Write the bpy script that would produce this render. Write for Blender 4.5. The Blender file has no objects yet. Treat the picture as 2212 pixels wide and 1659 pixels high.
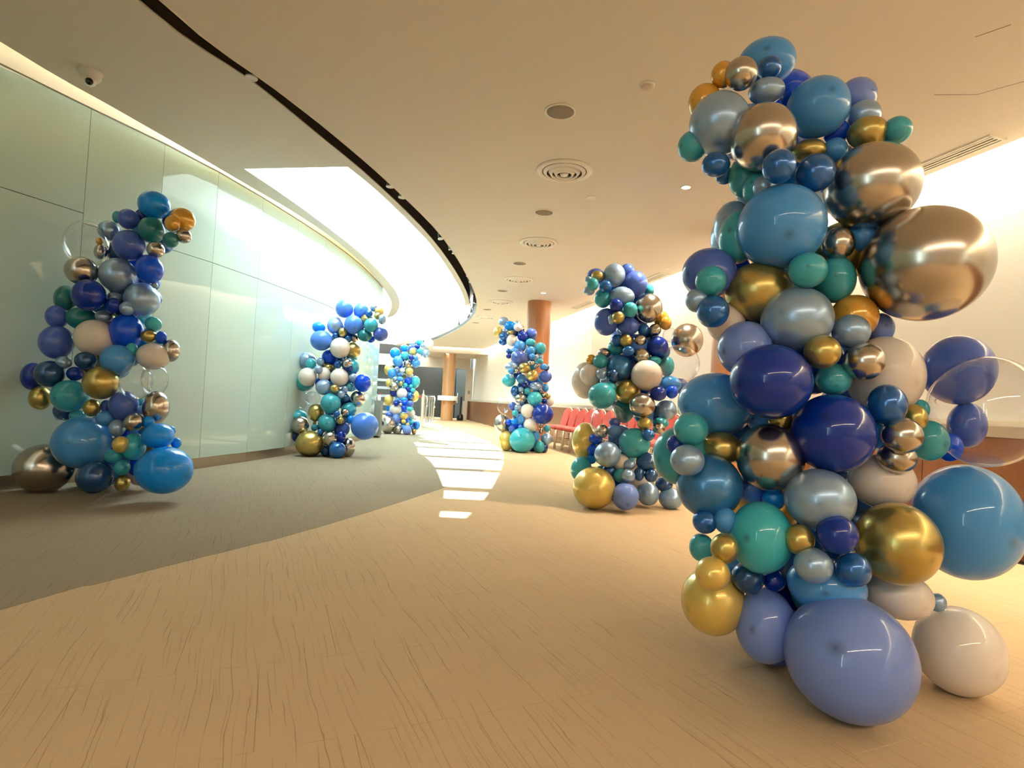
import bpy, bmesh, math, random
from mathutils import Vector, Matrix
random.seed(7)
C = bpy.context.scene.collection
SC = bpy.context.scene
# ------------------------------------------------------------------ camera
EYE, CEIL, CEIL2 = 0.95, 3.10, 3.42      # eye height, main ceiling, raised ceiling round the rooflight
cam_d = bpy.data.cameras.new('camera'); cam = bpy.data.objects.new('camera', cam_d); C.objects.link(cam)
cam_d.sensor_fit = 'HORIZONTAL'; cam_d.sensor_width = 36.0
cam_d.lens = 36.0 * 1220.0 / 2212.0
pitch = math.atan((868.0 - 829.5) * math.cos(math.radians(3.0)) / 1220.0)
cam.matrix_world = (Matrix.Translation((0, 0, EYE)) @ Matrix.Rotation(math.pi / 2 + pitch, 4, 'X')
                    @ Matrix.Rotation(math.radians(3.0), 4, 'Z'))
cam_d.clip_start = 0.02; cam_d.clip_end = 400
SC.camera = cam
# ------------------------------------------------------------------ sky, sun, exposure
SC.view_settings.view_transform = 'Standard'; SC.view_settings.look = 'None'
SC.view_settings.exposure = 0.6; SC.view_settings.gamma = 1.0; SC.view_settings.use_curve_mapping = False
w = bpy.data.worlds.new('sky'); SC.world = w; w.use_nodes = True
bg = w.node_tree.nodes['Background']; bg.inputs[0].default_value = (0.74, 0.97, 1.0, 1); bg.inputs[1].default_value = 8.0
SUN_DIR = Vector((1.2, -3.8, -3.42))
sd = bpy.data.lights.new('sun', 'SUN'); sd.energy = 34.0; sd.angle = 0.006; sd.color = (1.0, 0.95, 0.84)
so = bpy.data.objects.new('sun', sd); C.objects.link(so); so.rotation_euler = SUN_DIR.to_track_quat('-Z', 'Y').to_euler()
so.location = (-8, 22, 25)
SC.cycles.max_bounces = 8; SC.cycles.diffuse_bounces = 5; SC.cycles.glossy_bounces = 4
SC.cycles.transparent_max_bounces = 16; SC.cycles.transmission_bounces = 6
SC.cycles.caustics_reflective = False; SC.cycles.caustics_refractive = False
SC.cycles.sample_clamp_indirect = 6.0
WARM = (1.0, 0.83, 0.58)
def area(name, loc, size, energy, color, direction=(0, 0, -1), shape='RECTANGLE', rotz=None):
    l = bpy.data.lights.new(name, 'AREA'); l.shape = shape; l.size = size[0]; l.size_y = size[1]
    l.energy = energy; l.color = color
    o = bpy.data.objects.new(name, l); C.objects.link(o); o.location = loc
    if rotz is None: o.rotation_euler = Vector(direction).to_track_quat('-Z', 'Y').to_euler()
    else: o.rotation_euler = (0, 0, rotz)
    return o
WALLX = lambda y: 4.72 - 0.2525 * y           # ceiling edge along the right-hand wall
WANG = math.atan2(1.0, -0.2525)               # heading of that wall
WDIR = Vector((math.cos(WANG), math.sin(WANG), 0)); WNRM = Vector((-WDIR.y, WDIR.x, 0))   # normal points into the room
# the cove lamps above the right wall: a row of linear lamps hidden behind the ceiling edge
for k in range(7):
    y = -3.2 + 4.45 * k
    p = Vector((WALLX(y), y, 3.24)) - WNRM * 0.10
    area('cove_lamp', p, (4.2, 0.10), (140.0, 140.0, 130.0, 115.0, 85.0, 40.0, 36.0)[k], WARM, rotz=WANG)
# a long warm line lamp in the ceiling over the part of the hall behind the photographer
area('hall_lamp', (0.8, -2.3, 3.06), (5.6, 0.085), 104.0, (1.0, 0.80, 0.58), rotz=math.radians(8))
for (x, y) in ((1.576, 5.379), (0.518, 10.95)):
    sl = bpy.data.lights.new('downlight_beam', 'SPOT'); sl.energy = 190.0 if y < 8 else 70.0; sl.color = (1.0, 0.84, 0.62); sl.spot_size = math.radians(115); sl.spot_blend = 0.9; sl.shadow_soft_size = 0.04
    o_ = bpy.data.objects.new('downlight_beam', sl); C.objects.link(o_); o_.location = (x, y, 3.08)

# ------------------------------------------------------------------ materials
def mat(name, color, rough=0.5, metal=0.0, coat=0.0, coat_rough=0.05, spec=0.5, bump=0.0, scale=60.0, vary=0.0, emit=None, estr=0.0):
    m = bpy.data.materials.new(name); m.use_nodes = True
    nt = m.node_tree; b = nt.nodes['Principled BSDF']
    b.inputs['Base Color'].default_value = (*color, 1); b.inputs['Roughness'].default_value = rough
    b.inputs['Metallic'].default_value = metal; b.inputs['Coat Weight'].default_value = coat
    b.inputs['Coat Roughness'].default_value = coat_rough; b.inputs['Specular IOR Level'].default_value = spec
    if emit: b.inputs['Emission Color'].default_value = (*emit, 1); b.inputs['Emission Strength'].default_value = estr
    if bump or vary:
        n = nt.nodes.new('ShaderNodeTexNoise'); n.inputs['Scale'].default_value = scale; n.inputs['Detail'].default_value = 3
        g = nt.nodes.new('ShaderNodeNewGeometry'); nt.links.new(g.outputs['Position'], n.inputs['Vector'])
        if bump:
            bp = nt.nodes.new('ShaderNodeBump'); bp.inputs['Strength'].default_value = bump; bp.inputs['Distance'].default_value = 0.004
            nt.links.new(n.outputs['Fac'], bp.inputs['Height']); nt.links.new(bp.outputs['Normal'], b.inputs['Normal'])
        if vary:
            mx = nt.nodes.new('ShaderNodeMix'); mx.data_type = 'RGBA'
            mx.inputs[6].default_value = (*[c * (1 - vary) for c in color], 1); mx.inputs[7].default_value = (*[min(1, c * (1 + vary)) for c in color], 1)
            nt.links.new(n.outputs['Fac'], mx.inputs[0]); nt.links.new(mx.outputs[2], b.inputs['Base Color'])
    return m
def carpet(name, base, dark):
    m = bpy.data.materials.new(name); m.use_nodes = True; nt = m.node_tree; N = nt.nodes; L = nt.links
    b = N['Principled BSDF']; b.inputs['Roughness'].default_value = 0.95; b.inputs['Specular IOR Level'].default_value = 0.15
    g = N.new('ShaderNodeNewGeometry')
    rot = N.new('ShaderNodeMapping'); rot.inputs['Rotation'].default_value = (0, 0, math.radians(-25)); L.new(g.outputs['Position'], rot.inputs['Vector'])
    def noise(sx, sy, sc, det, dist=0.0):
        mp = N.new('ShaderNodeMapping'); mp.inputs['Scale'].default_value = (sx, sy, 1); L.new(rot.outputs['Vector'], mp.inputs['Vector'])
        n = N.new('ShaderNodeTexNoise'); n.inputs['Scale'].default_value = sc; n.inputs['Detail'].default_value = det
        n.inputs['Distortion'].default_value = dist; L.new(mp.outputs['Vector'], n.inputs['Vector']); return n
    def math_(op, a, bb):
        x = N.new('ShaderNodeMath'); x.operation = op
        for i, v in enumerate((a, bb)):
            if isinstance(v, (int, float)): x.inputs[i].default_value = v
            else: L.new(v, x.inputs[i])
        return x.outputs[0]
    sep = N.new('ShaderNodeSeparateXYZ'); L.new(rot.outputs['Vector'], sep.inputs[0])
    def lines(freq, amp, seed, width, keep):
        wob = noise(3.0, 1.1, 1.0, 1.5); jag = noise(40, 9, 1.0, 1.0)
        u = math_('ADD', math_('MULTIPLY', sep.outputs[0], freq), math_('ADD', math_('MULTIPLY', wob.outputs['Fac'], amp), math_('MULTIPLY', jag.outputs['Fac'], 0.16)))
        u = math_('ADD', u, seed)
        f = math_('ABSOLUTE', math_('SUBTRACT', math_('FRACT', u, 0), 0.5), 0)
        a = N.new('ShaderNodeMapRange'); a.inputs[1].default_value = width * 0.35; a.inputs[2].default_value = width; a.inputs[3].default_value = 1.0; a.inputs[4].default_value = 0.0; L.new(f, a.inputs[0])
        cv = N.new('ShaderNodeCombineXYZ'); L.new(math_('MULTIPLY', math_('FLOOR', u, 0), 5.37), cv.inputs[0]); L.new(math_('MULTIPLY', sep.outputs[1], 3.2), cv.inputs[1]); cv.inputs[2].default_value = seed
        k = N.new('ShaderNodeTexNoise'); k.inputs['Scale'].default_value = 1.0; k.inputs['Detail'].default_value = 1.0; L.new(cv.outputs[0], k.inputs['Vector'])
        m2 = N.new('ShaderNodeMapRange'); m2.inputs[1].default_value = keep; m2.inputs[2].default_value = keep + 0.14; L.new(k.outputs['Fac'], m2.inputs[0])
        return math_('MULTIPLY', a.outputs[0], m2.outputs[0])
    line = math_('MAXIMUM', lines(19.0, 2.0, 0.3, 0.030, 0.47), math_('MAXIMUM', lines(37.0, 3.6, 4.7, 0.036, 0.50), lines(11.0, 1.5, 9.1, 0.020, 0.5)))
    fine = noise(1, 1, 240, 2.0); med = noise(1, 1, 2.2, 3.0)
    ml = N.new('ShaderNodeMix'); ml.data_type = 'RGBA'; ml.inputs[6].default_value = (*[c * 0.86 for c in base], 1); ml.inputs[7].default_value = (*[c * 1.14 for c in base], 1)
    L.new(math_('ADD', math_('MULTIPLY', fine.outputs['Fac'], 0.7), math_('MULTIPLY', med.outputs['Fac'], 0.3)), ml.inputs[0])
    md = N.new('ShaderNodeMix'); md.data_type = 'RGBA'; L.new(ml.outputs[2], md.inputs[6]); md.inputs[7].default_value = (*dark, 1)
    L.new(math_('MULTIPLY', line, 0.42), md.inputs[0]); L.new(md.outputs[2], b.inputs['Base Color'])
    bp = N.new('ShaderNodeBump'); bp.inputs['Strength'].default_value = 0.35; bp.inputs['Distance'].default_value = 0.004
    L.new(math_('SUBTRACT', fine.outputs['Fac'], math_('MULTIPLY', line, 1.2)), bp.inputs['Height']); L.new(bp.outputs['Normal'], b.inputs['Normal'])
    return m
def wood(name, a, c, rough=0.35):
    m = bpy.data.materials.new(name); m.use_nodes = True; nt = m.node_tree; N = nt.nodes; L = nt.links
    b = N['Principled BSDF']; b.inputs['Roughness'].default_value = rough; b.inputs['Coat Weight'].default_value = 0.25; b.inputs['Coat Roughness'].default_value = 0.2
    g = N.new('ShaderNodeNewGeometry'); mp = N.new('ShaderNodeMapping'); mp.inputs['Scale'].default_value = (14, 14, 1.2); L.new(g.outputs['Position'], mp.inputs['Vector'])
    n = N.new('ShaderNodeTexNoise'); n.inputs['Scale'].default_value = 2.0; n.inputs['Detail'].default_value = 5; n.inputs['Distortion'].default_value = 0.6; L.new(mp.outputs['Vector'], n.inputs['Vector'])
    mx = N.new('ShaderNodeMix'); mx.data_type = 'RGBA'; mx.inputs[6].default_value = (*a, 1); mx.inputs[7].default_value = (*c, 1)
    L.new(n.outputs['Fac'], mx.inputs[0]); L.new(mx.outputs[2], b.inputs['Base Color']); return m
def clear_glass(name, tint, rough=0.02, power=3.0):
    m = bpy.data.materials.new(name); m.use_nodes = True; nt = m.node_tree; N = nt.nodes; L = nt.links
    for x in list(N):
        if x.type == 'BSDF_PRINCIPLED': N.remove(x)
    out = [x for x in N if x.type == 'OUTPUT_MATERIAL'][0]
    t = N.new('ShaderNodeBsdfTransparent'); t.inputs[0].default_value = (*tint, 1)
    gl = N.new('ShaderNodeBsdfGlossy'); gl.inputs['Roughness'].default_value = rough
    fr = N.new('ShaderNodeLayerWeight'); fr.inputs[0].default_value = 0.5
    pw = N.new('ShaderNodeMath'); pw.operation = 'POWER'; L.new(fr.outputs['Facing'], pw.inputs[0]); pw.inputs[1].default_value = power
    ad = N.new('ShaderNodeMath'); ad.operation = 'MULTIPLY_ADD'; L.new(pw.outputs[0], ad.inputs[0]); ad.inputs[1].default_value = 0.85; ad.inputs[2].default_value = 0.05
    mx = N.new('ShaderNodeMixShader'); L.new(ad.outputs[0], mx.inputs[0]); L.new(t.outputs[0], mx.inputs[1]); L.new(gl.outputs[0], mx.inputs[2])
    L.new(mx.outputs[0], out.inputs[0]); return m
M = {}
M['ceiling'] = mat('ceiling_paint', (0.70, 0.655, 0.58), 0.9, bump=0.04, scale=40)
M['wall'] = mat('cream_wall_paint', (0.80, 0.76, 0.68), 0.85, bump=0.05, scale=90)
M['white'] = mat('white_paint', (0.86, 0.86, 0.84), 0.8)
M['well'] = mat('skylight_white', (0.92, 0.93, 0.93), 0.9)
M['dark'] = mat('dark_bronze_channel', (0.045, 0.037, 0.028), 0.6)
M['trimdark'] = mat('dark_trim', (0.12, 0.09, 0.05), 0.5)
M['glasspanel'] = mat('back_painted_glass', (0.45, 0.575, 0.52), 0.6, coat=1.0, coat_rough=0.0, spec=0.0)
M['glasspanel'].node_tree.nodes['Principled BSDF'].inputs['Coat IOR'].default_value = 1.42
M['joint'] = mat('joint_shadow', (0.10, 0.11, 0.09), 0.7)
M['kick'] = mat('brushed_kick_plate', (0.42, 0.34, 0.26), 0.28, metal=0.85)
M['tan'] = carpet('tan_carpet', (0.53, 0.39, 0.24), (0.16, 0.095, 0.045))
M['grey'] = carpet('grey_carpet', (0.275, 0.228, 0.163), (0.085, 0.065, 0.04))
M['wood'] = wood('cherry_veneer', (0.33, 0.115, 0.035), (0.46, 0.19, 0.07))
M['oak'] = wood('oak_veneer', (0.42, 0.20, 0.08), (0.56, 0.32, 0.15))
M['panelwood'] = wood('wainscot_veneer', (0.22, 0.085, 0.03), (0.30, 0.13, 0.05))
M['ledge'] = mat('ledge_laminate', (0.62, 0.55, 0.45), 0.45)
M['grille'] = mat('speaker_grille', (0.23, 0.20, 0.15), 0.8, bump=0.4, scale=400)
M['fixture'] = mat('fixture_white', (0.80, 0.76, 0.69), 0.5)
M['fixdark'] = mat('vent_shadow', (0.09, 0.075, 0.055), 0.8)
M['lamp'] = mat('lamp_glow', (1, 0.95, 0.85), 0.5, emit=(1.0, 0.86, 0.62), estr=9.0)
M['led'] = mat('led_strip', (1, 0.9, 0.7), 0.5, emit=(1.0, 0.76, 0.36), estr=7.0)
M['black'] = mat('black_plastic', (0.01, 0.01, 0.01), 0.25)
M['red'] = mat('coral_red_upholstery', (0.55, 0.095, 0.075), 0.75, bump=0.2, scale=300)
M['frame'] = mat('pale_gold_frame', (0.80, 0.68, 0.50), 0.3, metal=0.35)
M['steel'] = mat('brushed_steel', (0.62, 0.60, 0.56), 0.25, metal=0.9)
M['greymetal'] = mat('grey_panel', (0.17, 0.18, 0.17), 0.5)
M['enddark'] = mat('end_wall_dark', (0.040, 0.031, 0.025), 0.6)
M['endgrey'] = mat('grey_door', (0.07, 0.073, 0.068), 0.45)
M['pilaster'] = mat('beige_paint', (0.60, 0.50, 0.41), 0.8)
M['strap'] = mat('red_strap', (0.45, 0.05, 0.05), 0.7)
M['paneglass'] = clear_glass('clear_pane', (0.90, 0.95, 0.93))
M['rooflight'] = clear_glass('rooflight_pane', (0.97, 1.0, 0.99))
m_ = bpy.data.materials.new('added_opal_diffuser'); m_.use_nodes = True; nt_ = m_.node_tree; M['opal'] = m_  # invented translucent sheet: glows white under the sun, blocks its direct beam
nt_.nodes.remove(nt_.nodes['Principled BSDF']); tr_ = nt_.nodes.new('ShaderNodeBsdfTranslucent'); tr_.inputs[0].default_value = (0.66, 0.71, 0.72, 1)
nt_.links.new(tr_.outputs[0], [x for x in nt_.nodes if x.type == 'OUTPUT_MATERIAL'][0].inputs[0])
M['opal_dense'] = m_.copy(); M['opal_dense'].name = 'added_dense_diffuser'
[x for x in M['opal_dense'].node_tree.nodes if x.type == 'BSDF_TRANSLUCENT'][0].inputs[0].default_value = (0.30, 0.32, 0.32, 1)  # denser version, added to dim daylight at the far end
# balloon skins
def balloon_mat(name, color, rough, metal, coat, spot=0.45, tint=None):
    m = mat(name, color, rough, metal, coat * (1.0 if metal < 0.1 else 1), 0.025, 0.2 if metal < 0.1 else 0.5); nt = m.node_tree; b = nt.nodes['Principled BSDF']
    if spot:       # the thicker rubber nipple at the crown keeps a denser colour
        a = nt.nodes.new('ShaderNodeAttribute'); a.attribute_name = 'crown'
        mx = nt.nodes.new('ShaderNodeMix'); mx.data_type = 'RGBA'
        mx.inputs[6].default_value = (*color, 1); mx.inputs[7].default_value = (*[c * spot for c in color], 1)
        nt.links.new(a.outputs['Fac'], mx.inputs[0]); nt.links.new(mx.outputs[2], b.inputs['Base Color'])
    return m
BM = {
 'S': (balloon_mat('latex_sky_blue', (0.055, 0.27, 0.68), 0.30, 0, 0.55), 'sky blue'),
 'K': (balloon_mat('latex_cornflower', (0.07, 0.22, 0.76), 0.30, 0, 0.55), 'cornflower blue'),
 'A': (balloon_mat('latex_azure', (0.004, 0.25, 0.84), 0.22, 0, 0.5), 'azure blue'),
 'R': (balloon_mat('latex_royal_blue', (0.002, 0.07, 0.70), 0.25, 0, 0.4), 'royal blue'),
 'N': (balloon_mat('latex_navy', (0.001, 0.024, 0.29), 0.27, 0, 0.55), 'navy blue'),
 'V': (balloon_mat('latex_violet_blue', (0.055, 0.115, 0.48), 0.30, 0, 0.55), 'violet blue'),
 'L': (balloon_mat('latex_periwinkle', (0.155, 0.25, 0.66), 0.30, 0, 0.55), 'periwinkle'),
 'T': (balloon_mat('latex_teal', (0.04, 0.345, 0.45), 0.28, 0, 0.55), 'teal'),
 'J': (balloon_mat('latex_deep_green', (0.012, 0.17, 0.20), 0.30, 0, 0.55), 'deep teal green'),
 'Q': (balloon_mat('latex_turquoise', (0.04, 0.42, 0.53), 0.26, 0, 0.7), 'turquoise'),
 'W': (balloon_mat('latex_white', (0.74, 0.68, 0.63), 0.35, 0, 0.5, 0.85), 'white'),
 'M': (balloon_mat('pearl_sapphire', (0.008, 0.115, 0.42), 0.22, 0.4, 0.6), 'metallic sapphire blue'),
 'E': (balloon_mat('pearl_blue', (0.03, 0.19, 0.48), 0.30, 0.4, 0.6), 'pearly mid blue'),
 'D': (balloon_mat('pearl_midnight', (0.012, 0.07, 0.22), 0.25, 0.4, 0.5), 'pearly midnight blue'),
 'P': (balloon_mat('pearl_silver_blue', (0.29, 0.44, 0.66), 0.30, 0.5, 0.45, 0.7), 'pearly silver blue'),
 'C': (balloon_mat('chrome_champagne', (0.52, 0.48, 0.43), 0.23, 1.0, 0.15, 0.8), 'champagne chrome'),
 'G': (balloon_mat('chrome_gold', (0.50, 0.40, 0.13), 0.30, 0.85, 0.3, 0.7), 'gold chrome'),
 'Y': (balloon_mat('pearl_yellow', (0.74, 0.55, 0.14), 0.28, 0.35, 0.6, 0.7), 'pale pearly gold'),
 'O': (balloon_mat('amber_gold', (0.72, 0.38, 0.05), 0.22, 0.3, 0.7, 0.7), 'amber gold'),
 'X': (clear_glass('clear_bubble', (0.975, 0.975, 0.98), rough=0.03), 'clear see-through'),
}
# ------------------------------------------------------------------ helpers
def link_mesh(name, bm, m, parent=None, smooth=False, angle=None):
    me = bpy.data.meshes.new(name)
    bmesh.ops.recalc_face_normals(bm, faces=bm.faces)
    bm.to_mesh(me); bm.free()
    if smooth:
        for p in me.polygons: p.use_smooth = True
        if angle: me.set_sharp_from_angle(angle=angle)
    if m: me.materials.append(m)
    o = bpy.data.objects.new(name, me); C.objects.link(o)
    if parent: o.parent = parent
    return o
def tag(o, label=None, cat=None, group=None, kind=None):
    if label: o['label'] = label
    if cat: o['category'] = cat
    if group: o['group'] = group
    if kind: o['kind'] = kind
    return o
def thing(name, label, cat, loc=(0, 0, 0), rz=0, group=None):
    o = bpy.data.objects.new(name, None); C.objects.link(o); o.location = loc; o.rotation_euler = (0, 0, rz); o.empty_display_size = 0.1
    return tag(o, label, cat, group)
def copy_tree(o, parent=None):
    c = o.copy(); C.objects.link(c)
    if parent: c.parent = parent
    for ch in list(o.children): copy_tree(ch, c)
    return c
def box(bm, c, s, rz=0.0, tilt=None, bevel=0.0):
    r = bmesh.ops.create_cube(bm, size=1.0); v = r['verts']
    bmesh.ops.scale(bm, vec=s, verts=v)
    if bevel:
        e = list({e for q in v for e in q.link_edges})
        r2 = bmesh.ops.bevel(bm, geom=e, offset=bevel, segments=2, affect='EDGES', profile=0.5)
        v = list({q for f in r2['faces'] for q in f.verts} | {q for q in v if q.is_valid})
    mtx = Matrix.Translation(c) @ Matrix.Rotation(rz, 4, 'Z')
    if tilt: mtx = mtx @ Matrix.Rotation(tilt[0], 4, tilt[1])
    bmesh.ops.transform(bm, matrix=mtx, verts=v)
def tube(bm, pts, r, seg=10, cap=True):
    pts = [Vector(p) for p in pts]; rings = []
    for i, p in enumerate(pts):
        d = (pts[min(i + 1, len(pts) - 1)] - pts[max(i - 1, 0)]).normalized()
        a = d.cross(Vector((0, 0, 1)))
        if a.length < 0.05: a = d.cross(Vector((1, 0, 0)))
        a.normalize(); b = d.cross(a)
        rr = r[i] if isinstance(r, (list, tuple)) else r
        rings.append([bm.verts.new(p + (a * math.cos(2 * math.pi * k / seg) + b * math.sin(2 * math.pi * k / seg)) * rr) for k in range(seg)])
    for i in range(len(rings) - 1):
        for k in range(seg): bm.faces.new((rings[i][k], rings[i][(k + 1) % seg], rings[i + 1][(k + 1) % seg], rings[i + 1][k]))
    if cap: bm.faces.new(rings[0]); bm.faces.new(rings[-1])
def lathe(bm, prof, seg=32, c=(0, 0, 0), close=True):
    rings = []
    for r, z in prof:
        if r < 1e-6: rings.append([bm.verts.new((c[0], c[1], c[2] + z))])
        else: rings.append([bm.verts.new((c[0] + r * math.cos(2 * math.pi * k / seg), c[1] + r * math.sin(2 * math.pi * k / seg), c[2] + z)) for k in range(seg)])
    for a, b in zip(rings, rings[1:]):
        for k in range(seg):
            q = [a[k % len(a)], a[(k + 1) % len(a)], b[(k + 1) % len(b)], b[k % len(b)]]
            u = []
            for x in q:
                if x not in u: u.append(x)
            if len(u) > 2: bm.faces.new(u)
def prism(bm, poly, z0, z1):
    """closed slab over a (possibly concave) plan outline"""
    lo = [bm.verts.new((x, y, z0)) for x, y in poly]; hi = [bm.verts.new((x, y, z1)) for x, y in poly]
    n = len(poly)
    for i in range(n): bm.faces.new((lo[i], lo[(i + 1) % n], hi[(i + 1) % n], hi[i]))
    for ring in (lo, hi):
        e = [bm.edges.get((ring[i], ring[(i + 1) % n])) for i in range(n)]
        bmesh.ops.triangle_fill(bm, edges=e, use_beauty=True)
def strip(bm, pts, z0, z1):
    lo = [bm.verts.new((x, y, z0)) for x, y in pts]; hi = [bm.verts.new((x, y, z1)) for x, y in pts]
    for i in range(len(pts) - 1): bm.faces.new((lo[i], lo[i + 1], hi[i + 1], hi[i]))
def smooth_line(pts, n=4):
    """Catmull-Rom through the plan points"""
    out = []
    P = [Vector(p) for p in pts]
    for i in range(len(P) - 1):
        p0, p1, p2, p3 = P[max(i - 1, 0)], P[i], P[i + 1], P[min(i + 2, len(P) - 1)]
        for k in range(n):
            t = k / n
            q = 0.5 * ((2 * p1) + (p2 - p0) * t + (2 * p0 - 5 * p1 + 4 * p2 - p3) * t * t + (3 * p1 - p0 - 3 * p2 + p3) * t ** 3)
            out.append((q.x, q.y))
    out.append(tuple(P[-1])); return out
def offset_line(pts, d):
    out = []
    for i, p in enumerate(pts):
        a = Vector(pts[max(i - 1, 0)]); b = Vector(pts[min(i + 1, len(pts) - 1)]); t = (b - a).normalized()
        out.append((p[0] - t.y * d, p[1] + t.x * d))
    return out
# ------------------------------------------------------------------ plan lines of the curved hall
COVE_L = smooth_line([(-4.31, -6.00), (-4.31, -1.15), (-4.20, 1.38), (-3.93, 4.10), (-3.73, 5.05), (-3.52, 5.97), (-3.33, 6.89), (-3.16, 7.70), (-3.01, 8.85), (-2.96, 10.45), (-3.02, 12.06), (-3.24, 14.48), (-3.60, 16.20), (-4.16, 18.15)])
SKY_L = smooth_line([(-3.15, 6.31), (-3.02, 7.16), (-2.91, 8.16), (-2.80, 9.65), (-2.78, 11.26), (-2.87, 13.33), (-3.14, 15.16), (-3.62, 17.00), (-4.18, 18.21)])
SKY_R = smooth_line([(-1.92, 6.10), (-1.76, 6.78), (-1.55, 8.09), (-1.40, 9.42), (-1.29, 11.72), (-1.28, 13.56), (-1.40, 15.28), (-1.87, 17.69), (-2.50, 19.99), (-4.14, 24.13), (-5.86, 27.46)])
SLOT_R = smooth_line([(-2.10, -6), (-2.24, -1), (-2.20, 1.2), (-2.09, 3.1), (-1.80, 4.0), (-1.60, 4.65), (-1.34, 5.72), (-1.03, 7.5), (-0.875, 9.9), (-0.86, 12.2), (-1.05, 14.25), (-1.55, 16.6), (-2.40, 19.4), (-3.3, 21.75), (-4.9, 24.9)])
SLOT_L = smooth_line([(-2.57, -6.00), (-2.73, -1.15), (-2.69, 1.38), (-2.55, 3.56), (-2.22, 4.48), (-2.01, 5.28), (-1.70, 6.57), (-1.37, 8.67), (-1.19, 11.37), (-1.18, 14.02), (-1.39, 16.26), (-1.95, 18.84), (-2.92, 22.06), (-3.93, 24.59), (-5.74, 28.03)])
JOINTS = [(-5.45, -5.2), (-5.42, -4.0), (-5.38, -2.8), (-5.33, -1.6), (-5.25, -0.5), (-5.13, 0.6), (-4.97, 1.6), (-4.77, 2.6), (-4.50, 3.6), (-4.22, 4.42), (-3.98, 5.10), (-3.72, 5.78), (-3.52, 6.47), (-3.36, 7.28), (-3.23, 8.16), (-3.12, 9.06), (-3.05, 9.96), (-3.02, 10.8), (-3.03, 11.65), (-3.06, 12.4), (-3.10, 13.0)]
GREY_EDGE = smooth_line([(-2.3, -6), (-2.36, -1), (-2.22, 1.2), (-2.01, 2.31), (-1.75, 2.94), (-1.28, 4.03), (-0.64, 6.1), (-0.28, 7.9), (-0.10, 9.5), (-0.13, 10.5), (-0.30, 11.4), (-0.62, 12.9), (-1.21, 14.85), (-2.04, 16.7), (-2.55, 17.9), (-3.6, 19.8), (-6.0, 23.5), (-9.0, 26.5)], 5)
# ------------------------------------------------------------------ floor: 50 cm carpet tiles on the diagonal
floor_o = thing('floor', None, None); floor_o['kind'] = 'structure'
bm = bmesh.new(); prism(bm, [(-10, -6.4), (7, -6.4), (7, 29), (-10, 29)], -0.12, -0.004)
link_mesh('subfloor', bm, M['fixdark'], floor_o)
TA = math.radians(22.5); EX = Vector((math.cos(TA), math.sin(TA))); EY = Vector((-math.sin(TA), math.cos(TA)))
def clip_half(poly, p, n):
    out = []
    for i in range(len(poly)):
        a, b = poly[i], poly[(i + 1) % len(poly)]
        da, db = (a - p).dot(n), (b - p).dot(n)
        if da >= 0: out.append(a)
        if (da >= 0) != (db >= 0): out.append(a + (b - a) * (da / (da - db)))
    return out
def inside_grey(q):
    for a, b in zip(GREY_EDGE, GREY_EDGE[1:]):
        if a[1] <= q.y < b[1]:
            x = a[0] + (b[0] - a[0]) * (q.y - a[1]) / (b[1] - a[1]); return q.x < x
    return q.y < 26.5 and q.x < -9
def tile_geo(bm, poly, z):
    """one carpet tile: a slab with a slightly rolled edge"""
    c = sum(poly, Vector((0, 0))) / len(poly)
    def ring(f, zz): return [bm.verts.new((c.x + (p.x - c.x) * f, c.y + (p.y - c.y) * f, zz)) for p in poly]
    r = [ring(0.9992, z - 0.010), ring(0.9992, z - 0.0012), ring(0.9955, z)]
    for a, b in zip(r, r[1:]):
        for i in range(len(poly)): bm.faces.new((a[i], a[(i + 1) % len(poly)], b[(i + 1) % len(poly)], b[i]))
    bm.faces.new(r[-1])
tiles = []
for i in range(-40, 60):
    for j in range(-22, 66):
        cx = (i + (0.5 if j % 2 else 0)) * 0.51; cy = j * 0.51 + 1.37
        c = EX * cx + EY * cy
        if not (-9.5 < c.x < WALLX(c.y) + 0.1 and -5.8 < c.y < 27.6): continue
        if c.y < 13.2 and c.x < -3.0:
            lx = None
            for a, b in zip(JOINTS, JOINTS[1:]):
                if a[1] <= c.y < b[1]: lx = a[0] + (b[0] - a[0]) * (c.y - a[1]) / (b[1] - a[1])
            if lx is None or c.x < lx - 0.4: continue
        sq = [c + EX * (u * 0.255) + EY * (v * 0.255) for u, v in ((-1, -1), (1, -1), (1, 1), (-1, 1))]
        flags = [inside_grey(q) for q in sq]
        g = None; t = None
        if all(flags): g = sq
        elif any(flags):
            # cut the tile along the seam between the two carpets
            best = min(range(len(GREY_EDGE) - 1), key=lambda k: (Vector(GREY_EDGE[k]) + Vector(GREY_EDGE[k + 1]) - 2 * c).length)
            a, b = Vector(GREY_EDGE[best]), Vector(GREY_EDGE[best + 1]); d = (b - a).normalized(); n = Vector((-d.y, d.x))
            g = clip_half(sq, a, n); t = clip_half(sq, a, -n)
        else: t = sq
        view = c.y > 0.9 and abs(c.x) < 1.05 * c.y + 0.6
        for poly, key in ((g, 'grey'), (t, 'tan')):
            if poly and len(poly) > 2: tiles.append((c.length if view else 99 + c.length, poly, key))
tiles.sort(key=lambda q: q[0])
rest = {'grey': bmesh.new(), 'tan': bmesh.new()}
for n_, (dist, poly, key) in enumerate(tiles):
    if n_ < 300 and dist < 90:
        bm = bmesh.new(); tile_geo(bm, poly, 0.004 if key == 'tan' else 0.005)
        link_mesh('carpet_tile', bm, M[key], floor_o)
    else: tile_geo(rest[key], poly, 0.004 if key == 'tan' else 0.005)
for key in rest:
    o = link_mesh('carpet_field', rest[key], M[key], floor_o); o['kind'] = 'stuff'
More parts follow.
